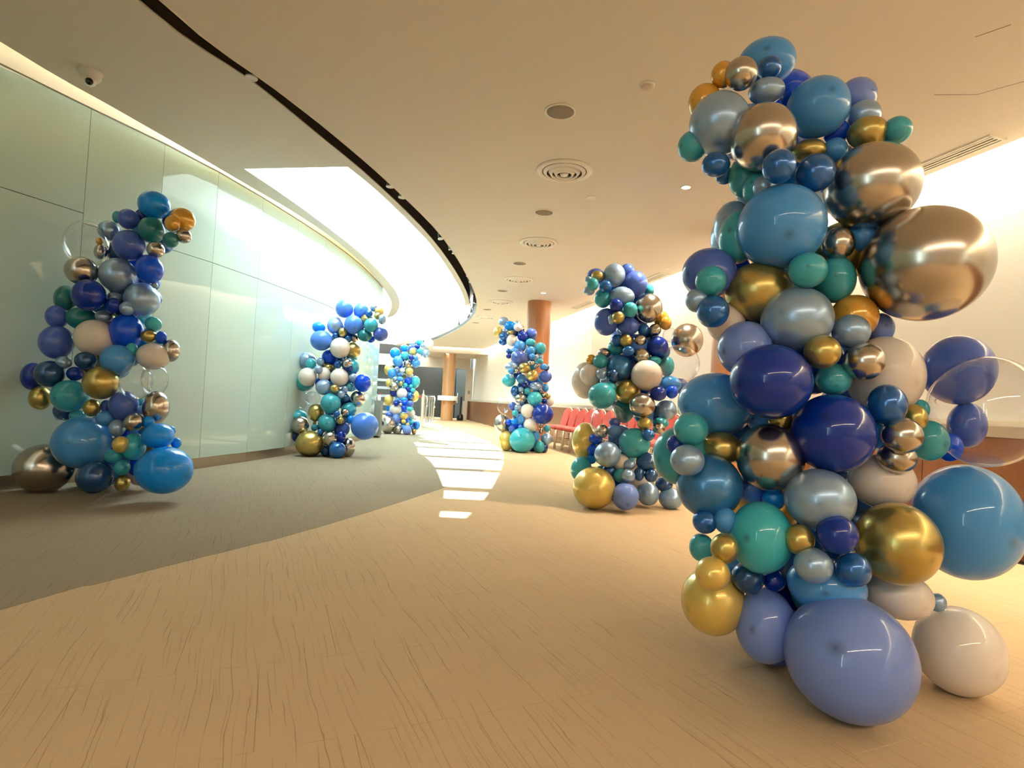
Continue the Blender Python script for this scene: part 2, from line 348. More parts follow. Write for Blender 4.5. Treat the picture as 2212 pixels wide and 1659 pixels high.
# ------------------------------------------------------------------ ceiling
ceil_o = thing('ceiling', None, None); ceil_o['kind'] = 'structure'
edge_r = [(WALLX(y), y) for y in (23.6, 18, 12, 6, 0, -6)]
bm = bmesh.new(); prism(bm, SLOT_R[:-2] + [(-4.1, 23.6)] + edge_r, CEIL, CEIL + 0.10)
link_mesh('main_panel', bm, M['ceiling'], ceil_o)
inner = list(COVE_L) + list(reversed(SKY_L[:-1])) + list(SKY_R) + list(reversed(SLOT_L))
bm = bmesh.new(); prism(bm, inner, CEIL2, CEIL2 + 0.10)
link_mesh('skylight_surround', bm, M['ceiling'], ceil_o)
CH_R = [p for p in SLOT_R if p[1] < 16.2]; CH_L = offset_line([p for p in SLOT_L if p[1] < 17.2], 0.02)
n_ = min(len(CH_R), len(CH_L)); CH_R, CH_L = CH_R[:n_], CH_L[:n_]
bm = bmesh.new()
a_, b_ = [bm.verts.new((x, y, 3.72)) for x, y in CH_R], [bm.verts.new((x, y, 3.72)) for x, y in CH_L]
for i in range(n_ - 1): bm.faces.new((a_[i], a_[i + 1], b_[i + 1], b_[i]))
strip(bm, CH_L, CEIL2 + 0.02, 3.72)
link_mesh('lighting_channel', bm, M['dark'], ceil_o)
bm = bmesh.new(); strip(bm, offset_line(CH_L, -0.023), CEIL2 + 0.008, 3.72); link_mesh('channel_side', bm, M['dark'], ceil_o)
bm = bmesh.new(); strip(bm, offset_line(CH_R, 0.004), CEIL + 0.012, 3.72); link_mesh('channel_side', bm, M['dark'], ceil_o)
bm = bmesh.new(); strip(bm, offset_line(SLOT_R, 0.008), CEIL + 0.004, CEIL + 0.105); link_mesh('channel_lip', bm, M['dark'], ceil_o)
# thin bead along both lips of the channel
bm = bmesh.new()
tube(bm, [(x, y, CEIL2 + 0.001) for x, y in SLOT_L], 0.008, 6); tube(bm, [(x, y, CEIL + 0.001) for x, y in SLOT_R], 0.006, 6)
link_mesh('channel_bead', bm, M['ledge'], ceil_o, True)
# access panel: a flush hatch in a narrow groove, right of the row of vents
hx, hy = 2.66, 3.30
bm = bmesh.new()
for (p, q) in (((2.92, 3.60), (3.22, 3.28)), ((2.46, 3.06), (2.56, 2.95)), ((2.66, 3.63), (2.92, 3.60))):
    p, q = Vector(p), Vector(q); d = q - p
    box(bm, ((p.x + q.x) / 2, (p.y + q.y) / 2, CEIL - 0.0004), (d.length, 0.004, 0.0016), math.atan2(d.y, d.x))
link_mesh('hatch_groove', bm, M['trimdark'], ceil_o)
# ------------------------------------------------------------------ rooflight well above the ceiling
ZR = 4.0
LOWER = list(SKY_L[:-1]) + [(-5.9, 20.6), (-7.4, 27.0)] + list(reversed(SKY_R))
# line where clear glazing gives way to opal sheets added to stop direct sun: the left border of the sunlit patch, carried up along the sun's rays
UP_L = smooth_line([(px_ - 1.2 * ZR / 3.42, py_ + 3.8 * ZR / 3.42) for px_, py_ in ((-0.55, 4.65), (-0.61, 5.44), (-0.70, 6.15), (-1.05, 7.99), (-1.37, 9.18), (-1.99, 10.99), (-2.9, 13.8), (-4.6, 18.0), (-6.2, 22.6))])
well = thing('window_1', None, None); well['kind'] = 'structure'
bm = bmesh.new(); strip(bm, LOWER + [LOWER[0]], CEIL2 + 0.02, ZR + 0.1); link_mesh('well_wall', bm, M['well'], well)
near = [p for p in UP_L if p[1] < 20.4]; far = [p for p in UP_L if p[1] >= 20.4]
for lid, key in (([(-3.8, 5.8), (-3.9, 9.1)] + [(p[0] - 1.9, p[1]) for p in near[1:]] + list(reversed(near)) + [(-1.0, 9.09), (-1.2, 5.8)], 'opal'),
                 ([near[-1]] + [(near[-1][0] - 1.9, near[-1][1] + 0.01)] + [(p[0] - 1.9, p[1]) for p in far] + [(-5.5, 28.0)] + [(x + 0.1, y) for x, y in reversed(SKY_R) if y > 20.4], 'opal_dense')):
    bm = bmesh.new(); v_ = [bm.verts.new((x, y, ZR + 0.10)) for x, y in lid]; n_ = len(v_); e_ = [bm.edges.new((v_[i], v_[(i + 1) % n_])) for i in range(n_)]
    bmesh.ops.triangle_fill(bm, edges=e_, use_beauty=True); link_mesh('added_opal_pane', bm, M[key], well)  # panes added to trim the sun patch and whiten the opening
bm = bmesh.new()
UPC = [p for p in UP_L if p[1] < 20.4]
prism(bm, UPC + [(x + 0.05, y) for x, y in reversed(SKY_R) if 9.2 < y < 20.4] + [(-1.2, 9.09)], ZR + 0.16, ZR + 0.17)
link_mesh('rooflight_pane', bm, M['rooflight'], well)
for y, wd in ((5.10, 0.56), (6.0, 0.20), (7.65, 0.20), (9.2, 0.20), (10.8, 0.20), (12.5, 0.20), (14.2, 0.2), (15.9, 0.2), (17.6, 0.2), (19.3, 0.2), (21.0, 0.2)):
    y += 3.8 * ZR / 3.42
    bm = bmesh.new(); box(bm, (-3.4 - max(0, y - 16) * 0.35, y, ZR + 0.06), (4.6, wd, 0.06), math.radians(1.5)); link_mesh('roof_beam', bm, M['opal'], well)  # beams given the added translucent skin so they glow white
# the flat roof round the rooflight keeps the sky out of the ceiling void
bm = bmesh.new()
for (x0, x1, y0, y1) in ((-12, -0.9, -7, 5.9), (-0.9, 9, -7, 30), (-12, -0.9, 28.2, 30), (-12, -9.4, 5.9, 28.2)):
    prism(bm, [(x0, y0), (x1, y0), (x1, y1), (x0, y1)], ZR + 0.18, ZR + 0.34)
side = [(-9.4, 5.9), (-3.7, 5.9), (-3.8, 9.1)] + [(p[0] - 1.8, p[1]) for p in UP_L if p[1] < 26.5] + [(-9.4, 26.9)]
prism(bm, side, ZR + 0.18, ZR + 0.34)
o = link_mesh('trim_1', bm, M['white']); o['kind'] = 'structure'
# ------------------------------------------------------------------ left wall: curved run of flat back-painted glass panels
wall_l = thing('wall_left', None, None); wall_l['kind'] = 'structure'
backline = offset_line(JOINTS, 0.03)
bm = bmesh.new(); strip(bm, backline, 0.0, 3.44); link_mesh('backing', bm, M['joint'], wall_l)
bm = bmesh.new(); strip(bm, offset_line(JOINTS, 0.02), 3.42, 3.82); link_mesh('cove_back', bm, M['wall'], wall_l)
bm = bmesh.new()
c1 = [bm.verts.new((x, y, 3.82)) for x, y in offset_line(JOINTS, 0.03)]; c2 = [bm.verts.new((x + 0.24, y, 3.82)) for x, y in JOINTS]
for i in range(len(c1) - 1): bm.faces.new((c1[i], c1[i + 1], c2[i + 1], c2[i]))
link_mesh('cove_roof', bm, M['wall'], wall_l)
for i in range(len(JOINTS) - 1):
    a, b = Vector(JOINTS[i]), Vector(JOINTS[i + 1]); d = b - a; L_ = d.length; d.normalize(); n = Vector((-d.y, d.x)); g = 0.0022
    hj = 2.46 if b.y < 5.5 else 2.37
    for (z0, z1) in ((0.125, hj - 0.003), (hj + 0.003, 3.425)):
        bm = bmesh.new()
        box(bm, (L_ / 2, 0.0, (z0 + z1) / 2), (L_ - 2 * g, 0.012, z1 - z0))
        o = link_mesh('glass_panel', bm, M['glasspanel'], wall_l)
        o.matrix_local = Matrix.Translation((a.x + n.x * 0.006, a.y + n.y * 0.006, 0)) @ Matrix.Rotation(math.atan2(d.y, d.x), 4, 'Z')
bm = bmesh.new(); strip(bm, offset_line(JOINTS, -0.003), 3.425, 3.437)
top = offset_line(JOINTS, -0.003); t2 = offset_line(JOINTS, 0.02)
va = [bm.verts.new((x, y, 3.437)) for x, y in top]; vb = [bm.verts.new((x, y, 3.437)) for x, y in t2]
for i in range(len(va) - 1): bm.faces.new((va[i], va[i + 1], vb[i + 1], vb[i]))
link_mesh('top_trim', bm, M['trimdark'], wall_l)
# end return of the glass wall
e0 = Vector(JOINTS[-1]); bm = bmesh.new(); box(bm, (e0.x - 0.5, e0.y + 0.01, 1.9), (1.0, 0.02, 3.8)); link_mesh('wall_end', bm, M['glasspanel'], wall_l)
base_l = thing('baseboard_left', None, None); base_l['kind'] = 'structure'
for i in range(len(JOINTS) - 1):
    a, b = Vector(JOINTS[i]), Vector(JOINTS[i + 1]); d = b - a
    n = Vector((-d.y, d.x)).normalized() * 0.004
    bm = bmesh.new(); box(bm, ((a.x + b.x) / 2 + n.x, (a.y + b.y) / 2 + n.y, 0.062), (d.length - 0.002, 0.012, 0.122), math.atan2(d.y, d.x))
    link_mesh('kick_plate', bm, M['kick'], base_l)
led = thing('trim_2', None, None); led['kind'] = 'structure'
bm = bmesh.new(); L2 = offset_line(COVE_L[:-2], 0.02); L3 = offset_line(COVE_L[:-2], -0.03)
v1 = [bm.verts.new((x, y, CEIL2 + 0.12)) for x, y in L2]; v2 = [bm.verts.new((x, y, CEIL2 + 0.15)) for x, y in L3]
for i in range(len(v1) - 1): bm.faces.new((v1[i], v1[i + 1], v2[i + 1], v2[i]))
link_mesh('cove_light_strip', bm, M['led'], led)
# ------------------------------------------------------------------ right wall: white upper wall set back behind a wooden wainscot
def wall_strip(y0, y1, off, z0, z1, th, m, name, parent):
    p0 = Vector((WALLX(y0), y0, 0)) - WNRM * off; p1 = Vector((WALLX(y1), y1, 0)) - WNRM * off; d = p1 - p0
    bm = bmesh.new(); c = (p0 + p1) / 2 - WNRM * th / 2
    box(bm, (c.x, c.y, (z0 + z1) / 2), (d.length, th, z1 - z0), WANG); return link_mesh(name, bm, m, parent)
wall_r = thing('wall_right', None, None); wall_r['kind'] = 'structure'
wall_strip(-6.0, 27.0, 0.20, 0.0, 3.75, 0.10, M['wall'], 'upper_wall', wall_r)
wall_strip(-6.0, 27.0, 0.0, 3.42, 3.46, 0.22, M['wall'], 'cove_roof', wall_r)
wall_strip(-6.0, 27.0, -0.02, 0.875, 0.955, 0.24, M['ledge'], 'ledge', wall_r)
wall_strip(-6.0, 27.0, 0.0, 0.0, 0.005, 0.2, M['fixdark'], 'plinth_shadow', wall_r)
yy = -6.0
while yy < 26.9:
    wall_strip(yy + 0.003, yy + 1.197, 0.0, 0.09, 0.873, 0.03, M['panelwood'], 'wainscot_panel', wall_r); yy += 1.2
wall_strip(-6.0, 27.0, 0.012, 0.0, 0.09, 0.02, M['panelwood'], 'skirting', wall_r)
# pinboard-like smooth white panels on the upper wall between the columns
for (y0, y1) in ((1.0, 6.0), (7.1, 11.4), (12.6, 17.6)):
    wall_strip(y0, y1, 0.19, 1.0, 2.55, 0.012, M['white'], 'wall_panel', wall_r)
# back wall behind the photographer
bm = bmesh.new(); box(bm, (0.5, -6.3, 1.9), (13.0, 0.2, 3.8)); o = link_mesh('wall_back', bm, M['wall']); o['kind'] = 'structure'
# ------------------------------------------------------------------ far end of the hall
end = thing('wall_end', None, None); end['kind'] = 'structure'
def endbox(c, s, m, name, rz=0.0):
    bm = bmesh.new(); box(bm, c, s, rz); return link_mesh(name, bm, m, end)
ER = math.radians(-1.0)
endbox((-2.5, 23.75, 3.02), (3.0, 0.14, 0.30), M['pilaster'], 'bulkhead')
endbox((-6.0, 28.35, 3.9), (9.0, 0.14, 0.7), M['well'], 'bulkhead_upper')
endbox((-2.5, 25.15, 2.92), (3.0, 2.8, 0.10), M['pilaster'], 'soffit')
endbox((-5.0, 26.62, 2.64), (6.0, 0.14, 0.52), M['pilaster'], 'bulkhead')
endbox((-2.02, 26.60, 1.19), (0.32, 0.16, 2.38), M['pilaster'], 'pilaster')
endbox((-2.00, 26.50, 1.28), (0.10, 0.012, 0.16), M['greymetal'], 'switch_plate')
endbox((-5.6, 28.4, 1.72), (9.0, 0.16, 3.64), M['enddark'], 'dark_wall')
endbox((-2.45, 27.9, 1.2), (0.62, 0.06, 2.4), M['endgrey'], 'door_leaf')
endbox((-3.12, 27.9, 1.2), (0.62, 0.06, 2.4), M['endgrey'], 'door_leaf')
for x in (-2.45, -3.12):
    for s in (-0.2, 0.2):
        endbox((x + s, 27.86, 1.0), (0.03, 0.03, 0.5), M['steel'], 'pull_handle')
endbox((-2.13, 26.4, 0.44), (0.22, 0.3, 0.86), M['pilaster'], 'low_return')
endbox((-6.6, 27.6, 1.5), (1.9, 0.1, 3.0), M['endgrey'], 'wall_panel')
endbox((-6.6, 27.4, 2.72), (3.2, 0.3, 0.28), M['pilaster'], 'wall_beam')
endbox((-4.5, 28.3, 0.55), (1.3, 0.06, 1.1), M['endgrey'], 'lift_door')
bm = bmesh.new(); box(bm, (-9.6, 17.0, 1.9), (0.2, 24.0, 3.8)); o = link_mesh('wall_far_left', bm, M['enddark']); o['kind'] = 'structure'
# ------------------------------------------------------------------ columns
def column(x, y, r, z1, m, n=3):
    t = thing('column', None, None, (x, y, 0)); t['kind'] = 'structure'
    k = 24
    for j in range(4):      # four curved veneer sheets with hairline joints
        bm = bmesh.new(); pts = []
        for i in range(13):
            a = (j + 0.004 + (0.992) * i / 12) * math.pi / 2 + 0.9
            pts.append((r * math.cos(a), r * math.sin(a)))
        strip(bm, pts, 0.0, z1); link_mesh('veneer_sheet', bm, m, t, True)
    bm = bmesh.new(); lathe(bm, [(r - 0.01, 0.0), (r - 0.01, z1)], 32); link_mesh('core', bm, M['trimdark'], t, True)
    return t
column(0.50, 11.95, 0.255, CEIL, M['wood'])
column(2.565, 6.55, 0.255, CEIL, M['wood'])
cf = column(-2.72, 24.2, 0.26, 2.90, M['oak'])
sh = thing('round_shelf', 'white round shelf collar fitted around the far wooden column', 'shelf', (-2.72, 24.2, 0.86))
bm = bmesh.new(); lathe(bm, [(0.27, 0.0), (0.41, 0.0), (0.43, 0.02), (0.43, 0.18), (0.41, 0.20), (0.27, 0.20), (0.27, 0.0)], 36)
link_mesh('collar', bm, M['white'], sh, True, 0.6)
for q in range(3):
    a = q * 2.094; bm = bmesh.new(); tube(bm, [(0.26 * math.cos(a), 0.26 * math.sin(a), -0.16), (0.38 * math.cos(a), 0.38 * math.sin(a), 0.0)], 0.02, 8); link_mesh('bracket', bm, M['oak'], sh)
# ------------------------------------------------------------------ ceiling fittings
def lin(o, *more): return o
speakers = [(0.25, 4.09), (0.26, 6.30), (0.02, 8.70), (-0.28, 10.94), (-0.68, 13.3), (-1.11, 15.7)]
diffs = [(0.38, 5.14), (0.26, 7.51), (0.02, 9.86), (-0.34, 12.18), (-0.75, 14.53)]
order = ['nearest', 'second', 'third', 'fourth', 'fifth', 'sixth']
sp0 = None
for i, (x, y) in enumerate(speakers):
    lab = 'round grey mesh ceiling speaker, %s of the row along the ceiling' % (order[i] if i else 'nearest and largest')
    if not sp0:
        sp0 = thing('ceiling_speaker', lab, 'speaker', (x, y, CEIL), 0, 'round ceiling speakers in a curved row'); t = sp0
        bm = bmesh.new(); lathe(bm, [(0.104, 0.0), (0.118, 0.0), (0.116, -0.006), (0.104, -0.008), (0.100, -0.004)], 40); link_mesh('bezel', bm, M['fixture'], t, True)
        bm = bmesh.new(); lathe(bm, [(0.0, -0.007), (0.06, -0.0065), (0.103, -0.004), (0.103, 0.0)], 40); link_mesh('grille', bm, M['grille'], t, True)
    else: t = copy_tree(sp0); t.location = (x, y, CEIL); t['label'] = lab
df0 = None
for i, (x, y) in enumerate(diffs):
    lab = 'round white air vent of nested rings in the ceiling, %s of its row' % (order[i] if i else 'nearest and largest')
    if not df0:
        df0 = thing('air_vent', lab, 'vent', (x, y, CEIL), 0, 'round ring vents in the ceiling'); t = df0
        bm = bmesh.new(); lathe(bm, [(0.212, 0.0), (0.262, 0.0), (0.255, -0.012), (0.225, -0.022), (0.205, -0.012)], 48); link_mesh('outer_ring', bm, M['fixture'], t, True)
        bm = bmesh.new(); lathe(bm, [(0.0, -0.001), (0.215, -0.001)], 40); link_mesh('dark_throat', bm, M['fixdark'], t)
        for rr, zz in ((0.165, -0.030), (0.115, -0.040), (0.07, -0.046)):
            bm = bmesh.new(); lathe(bm, [(rr + 0.032, -0.012), (rr + 0.012, zz), (rr - 0.004, zz + 0.004), (rr + 0.012, -0.008), (rr + 0.032, -0.012)], 48); link_mesh('cone_ring', bm, M['fixture'], t, True)
        bm = bmesh.new(); lathe(bm, [(0.0, -0.05), (0.03, -0.047), (0.042, -0.03), (0.03, -0.004), (0.0, -0.002)], 32); link_mesh('centre_cap', bm, M['fixture'], t, True)
    else: t = copy_tree(df0); t.location = (x, y, CEIL); t['label'] = lab
dl = [(1.576, 5.379, 0.042, True, 'small lit round downlight in the ceiling left of the tallest balloon column'),
      (0.721, 5.775, 0.040, False, 'small unlit round downlight in the ceiling beside the nearest ring vent'),
      (0.518, 10.95, 0.045, True, 'lit downlight in the ceiling just above the middle wooden column'),
      (2.273, 8.535, 0.04, False, 'tiny unlit downlight in the ceiling close to the bright right wall')]
for x, y, r, lit, lab in dl:
    t = thing('downlight', lab, 'downlight', (x, y, CEIL))
    bm = bmesh.new(); lathe(bm, [(r, 0.0), (r + 0.016, 0.0), (r + 0.014, -0.005), (r, -0.003), (r - 0.004, 0.0)], 32); link_mesh('trim_ring', bm, M['fixture'], t, True)
    bm = bmesh.new(); lathe(bm, [(0.0, -0.0025), (r, -0.0015)], 32); link_mesh('lens', bm, M['lamp'] if lit else M['fixture'], t)
t = thing('downlight', 'lit downlight under the beam above the far column', 'downlight', (-2.80, 23.9, 2.87))
bm = bmesh.new(); lathe(bm, [(0.0, -0.03), (0.07, -0.03), (0.08, 0.0)], 24); link_mesh('trim_ring', bm, M['fixture'], t, True)
bm = bmesh.new(); lathe(bm, [(0.0, -0.034), (0.065, -0.032)], 24); link_mesh('lens', bm, M['lamp'], t)
t = thing('smoke_detector', 'small round smoke detector on the ceiling near the top of the photo', 'smoke detector', (0.794, 3.692, CEIL))
bm = bmesh.new(); lathe(bm, [(0.0, -0.026), (0.034, -0.024), (0.044, -0.012), (0.048, 0.0)], 32); link_mesh('cover', bm, M['pilaster'], t, True)
bm = bmesh.new(); lathe(bm, [(0.046, -0.012), (0.052, -0.008), (0.052, 0.0)], 32); link_mesh('base_ring', bm, M['fixture'], t, True)
for k, (x, y, ln, lab) in enumerate(((1.44, 12.05, 1.0, 'narrow slot vent in the ceiling by the right wall, left of the second balloon column'),
                                 (2.22, 9.2, 0.75, 'narrow slot vent in the ceiling by the right wall, right of the second balloon column'),
                                 (3.39, 4.55, 0.9, 'narrow slot vent in the ceiling by the right wall, behind the nearest balloon column'))):
    t = thing('slot_vent', lab, 'vent', (x, y, CEIL), WANG, 'slot vents along the right wall')
    bm = bmesh.new()
    for s in (-1, 1): box(bm, (0, s * 0.075, -0.006), (ln, 0.02, 0.012)); box(bm, (s * (ln / 2 - 0.01), 0, -0.006), (0.02, 0.15, 0.012))
    link_mesh('frame', bm, M['fixture'], t)
    bm = bmesh.new(); box(bm, (0, 0, -0.001), (ln - 0.03, 0.13, 0.002)); link_mesh('shadow_gap', bm, M['grille'], t)
    for s in (-0.04, 0.0, 0.04):
        bm = bmesh.new(); box(bm, (0, s, -0.007), (ln - 0.04, 0.018, 0.006)); link_mesh('slat', bm, M['fixture'], t)
t = thing('security_camera', 'white dome security camera on the ceiling above the glass wall', 'security camera', (-3.51, 4.46, CEIL2))
bm = bmesh.new(); lathe(bm, [(0.082, 0.0), (0.082, -0.010), (0.076, -0.014)], 40); link_mesh('base_plate', bm, M['fixture'], t, True)
bm = bmesh.new(); lathe(bm, [(0.078, -0.014), (0.074, -0.05), (0.058, -0.072), (0.0, -0.074)], 40); link_mesh('housing', bm, M['fixture'], t, True)
bm = bmesh.new(); bmesh.ops.create_uvsphere(bm, u_segments=32, v_segments=16, radius=0.044)
bmesh.ops.translate(bm, vec=(0, 0, -0.078), verts=bm.verts); link_mesh('dome', bm, M['white'], t, True)
lens_d = Vector((0.42, -0.75, -0.45)).normalized(); bm = bmesh.new(); bmesh.ops.create_uvsphere(bm, u_segments=24, v_segments=12, radius=0.030)
bmesh.ops.translate(bm, vec=Vector((0, 0, -0.078)) + lens_d * 0.022, verts=bm.verts); link_mesh('lens', bm, M['black'], t, True)
# spotlights in the dark channel
spots = [(-2.04, 4.10, 1, 'single white spotlight in the dark ceiling channel nearest the camera'), (-1.45, 6.13, 1, 'first spotlight of the pair in the ceiling channel before the bend'), (-1.38, 6.45, 1, 'second spotlight of the pair in the ceiling channel before the bend'), (-1.13, 8.05, 0, None), (-1.04, 8.60, 0, None), (-1.01, 8.83, 0, None), (-0.92, 9.94, 0, None), (-0.91, 10.41, 0, None), (-0.90, 10.90, 0, None), (-0.98, 13.34, 0, None), (-1.17, 14.95, 0, None), (-1.34, 15.93, 0, None), (-1.76, 17.76, 0, None)]
s0 = None; ordn = ['first', 'second', 'third', 'fourth', 'fifth', 'sixth', 'seventh', 'eighth', 'ninth', 'tenth', 'eleventh', 'twelfth']
for i, (x, y, big, lab) in enumerate(spots):
    lab = lab or 'small spotlight in the ceiling channel round the bend, %s past the pair' % ordn[i - 3]
    if not s0:
        s0 = thing('spotlight', lab, 'spotlight', (x, y, 3.24), 0, 'spotlights in the dark ceiling channel'); t = s0
        bm = bmesh.new(); lathe(bm, [(0.012, 0.475), (0.012, 0.14), (0.024, 0.11), (0.034, 0.07), (0.040, 0.0)], 24); link_mesh('body', bm, M['dark'], t, True)
        bm = bmesh.new(); lathe(bm, [(0.040, 0.004), (0.045, 0.0), (0.043, -0.008), (0.034, -0.008)], 24); link_mesh('rim', bm, M['white'], t, True)
        bm = bmesh.new(); lathe(bm, [(0.0, -0.004), (0.035, -0.006)], 24); link_mesh('lens', bm, M['white'], t)
    else: t = copy_tree(s0); t.location = (x, y, 3.24); t['label'] = lab; t.rotation_euler = (0.0 if big else random.uniform(-.35, .35), 0 if big else random.uniform(-.35, .35), 0)
# ------------------------------------------------------------------ balloon columns
APEX = [(0, -1, 0), (0.45, -1, 0.1), (-0.45, -1, 0.1), (0.2, -1, -0.5), (-0.2, -1, 0.45), (0.9, -0.8, -0.2), (-0.9, -0.8, -0.2)]
def balloon_mesh(apex, seg, rings):
    a = Vector(apex).normalized(); q = Vector((0, 0, 1)).rotation_difference(a); q2 = q.to_matrix()
    verts, faces, crown = [], [], []
    verts.append(q2 @ Vector((0, 0, 1.0))); crown.append(1.0)
    prof = []
    for i in range(1, rings):
        t = math.pi * i / rings
        s = max(0.0, (t - math.pi / 2) / (math.pi / 2))
        prof.append((math.sin(t) * (1 - 0.10 * s * s), math.cos(t) * (1 + 0.07 * s * s), 1.0 if i == 0 else max(0.0, 1 - t / 0.16)))
    prof += [(0.055, -1.13, 0), (0.035, -1.17, 0)]
    for r, z, c in prof:
        for k in range(seg):
            an = 2 * math.pi * k / seg; verts.append(q2 @ Vector((r * math.cos(an), r * math.sin(an), z))); crown.append(c)
    for k in range(seg): faces.append((0, 1 + k, 1 + (k + 1) % seg))
    for i in range(len(prof) - 1):
        for k in range(seg):
            b0 = 1 + i * seg; b1 = b0 + seg
            faces.append((b0 + k, b1 + k, b1 + (k + 1) % seg, b0 + (k + 1) % seg))
    me = bpy.data.meshes.new('balloon'); me.from_pydata(verts, [], faces)
    at = me.attributes.new('crown', 'FLOAT', 'POINT')
    for i, c in enumerate(crown): at.data[i].value = c
    for p in me.polygons: p.use_smooth = True
    me.materials.append(None); return me
def knot_mesh(apex):
    a = Vector(apex).normalized(); q = Vector((0, 0, 1)).rotation_difference(a).to_matrix().to_4x4()
    bm = bmesh.new(); lathe(bm, [(0.0, -1.14), (0.05, -1.145), (0.062, -1.165), (0.045, -1.185), (0.05, -1.205), (0.085, -1.235), (0.06, -1.24), (0.0, -1.20)], 10)
    bmesh.ops.transform(bm, matrix=q, verts=bm.verts)
    me = bpy.data.meshes.new('knot'); bm.to_mesh(me); bm.free()
    for p in me.polygons: p.use_smooth = True
    me.materials.append(None); return me
HI = [balloon_mesh(a, 56, 36) for a in APEX]; LO = [balloon_mesh(a, 28, 18) for a in APEX]; KN = [knot_mesh(a) for a in APEX]
COL = {}
COL['R']=((1.13,2.04),'''
S951,2223,2361,99,111 R1049,2183,2212,51,100 L1300,2191,2222,71,99 P1292,2128,2115,57,102 O690,2155,2150,65,96 O741,2113,2236,46,95 M924,2132,2284,43,104 R1209,2162,2061,47,97
S1184,2125,1973,45,98 T1362,2041,2018,49,100 T646,2142,1967,57,98 M788,2183,1877,34,100 M704,2041,1856,47,107 G1276,2077,2023,62,109 G1090,2134,1968,52,118 P908,2110,2180,55,118
S1109,2118,2130,111,100 P730,2095,2035,113,98 C793,2069,2216,59,101 T860,2156,1866,72,89 T884,2093,1796,61,92 P886,2037,1782,44,100 C855,2001,1946,115,99 S1282,2092,1631,56,96
P832,2192,1683,83,86 T824,2117,1613,83,85 C1272,2036,1804,155,101 M1041,1989,1820,66,99 M873,1905,1801,56,98 C1422,1968,1508,199,100 T1175,2075,1464,77,89 V715,2100,1468,96,102
P654,2034,1352,43,98 W787,2101,1285,70,97 T691,2006,1419,54,100 M699,1993,1307,57,97 G888,2064,1401,112,104 S930,1997,1623,148,100 C1165,2045,1588,58,95 T984,1907,1449,61,102
L1361,2100,1296,53,92 O1234,2051,1323,81,98 L835,2033,1185,98,98 P985,1970,1291,115,102 V1661,2106,1156,123,95 V1701,2106,952,72,85 T1474,2037,998,34,90 R1605,2066,868,48,92
T1494,2020,890,68,94 G1408,1970,966,44,90 W1362,2066,1116,136,93 P1176,1969,1258,60,101 T1133,1994,1089,58,102 C1202,1932,1151,65,101 G1034,1889,1171,57,100 S960,2202,929,39,97
G978,2047,935,42,98 S792,2191,980,133,106 N881,1926,1065,130,102 M1286,1934,1006,66,92 T656,2166,778,107,96 N610,2058,826,37,98 G792,2114,818,66,107 T647,2023,886,60,99
K909,2108,677,56,99 A961,2040,653,41,98 C927,2009,802,117,97 E737,2068,681,116,100 P623,1971,779,56,103 W1348,2042,735,101,105 C1335,1948,828,57,106 N1112,1949,899,134,99
C1312,1891,906,61,100 X1651,1965,1003,183,95 S1662,2052,605,188,92 P1045,1894,678,105,103 M703,2000,565,42,101 S767,1979,576,42,93 T709,2041,465,46,93 P1558,2041,314,31,96
W1388,1993,347,91,113 N960,2014,370,39,99 Y771,2077,266,115,97 D861,1999,378,54,100 Q880,1953,531,112,92 G729,1879,504,47,95 Y682,1850,428,54,101 G1315,1905,545,131,97
G963,1859,550,48,98 N1053,1801,585,60,100 S1096,1928,386,105,115 M1121,1824,472,54,98 P988,1814,480,56,101 W1640,2041,149,144,96 L932,2005,214,112,89 L1119,1827,193,189,100
D1125,2238,1342,120,100 R1412,2317,1146,96,100 P1219,2405,1837,94,100 K1084,2397,1311,91,100 R1136,2432,2345,111,100 S1076,2273,1538,113,100 S1120,2312,938,106,100 D1384,2243,544,111,100
T1255,2214,277,122,100 S937,2234,1853,81,100 N1138,2357,149,98,100 N1046,2403,498,96,100 V1242,2332,851,89,100 V1055,2195,117,117,100 G1010,2221,612,135,100 A1431,2178,946,111,100
A1001,2379,334,107,100 P1442,2447,1244,84,100 G1270,2193,1608,113,100 D992,2434,842,104,100 D1329,2320,694,94,100 R1122,2430,680,96,100 N1434,2416,746,94,100 W1397,2141,343,83,100
V1431,2391,1011,111,100 N1150,2186,1160,122,100 M1391,2400,338,90,100 M850,2246,2077,100,100 W1428,2457,485,116,100 A1124,2349,2002,117,100 S1014,2334,1082,97,100 S1239,2394,1243,117,100
A954,2372,2151,110,100 M1211,2427,1512,129,100 S1333,2452,81,81,100 P940,2419,1711,112,100 K1316,2253,994,80,100 M1233,2409,330,116,100 S1081,2280,1706,84,100 M1225,2315,518,112,100
S1230,2212,1940,94,100 T1003,2183,1440,80,100 D979,2280,1235,118,100 R884,2343,1538,87,100 K1423,2328,143,86,100 G1352,2209,1335,84,100
''',96)
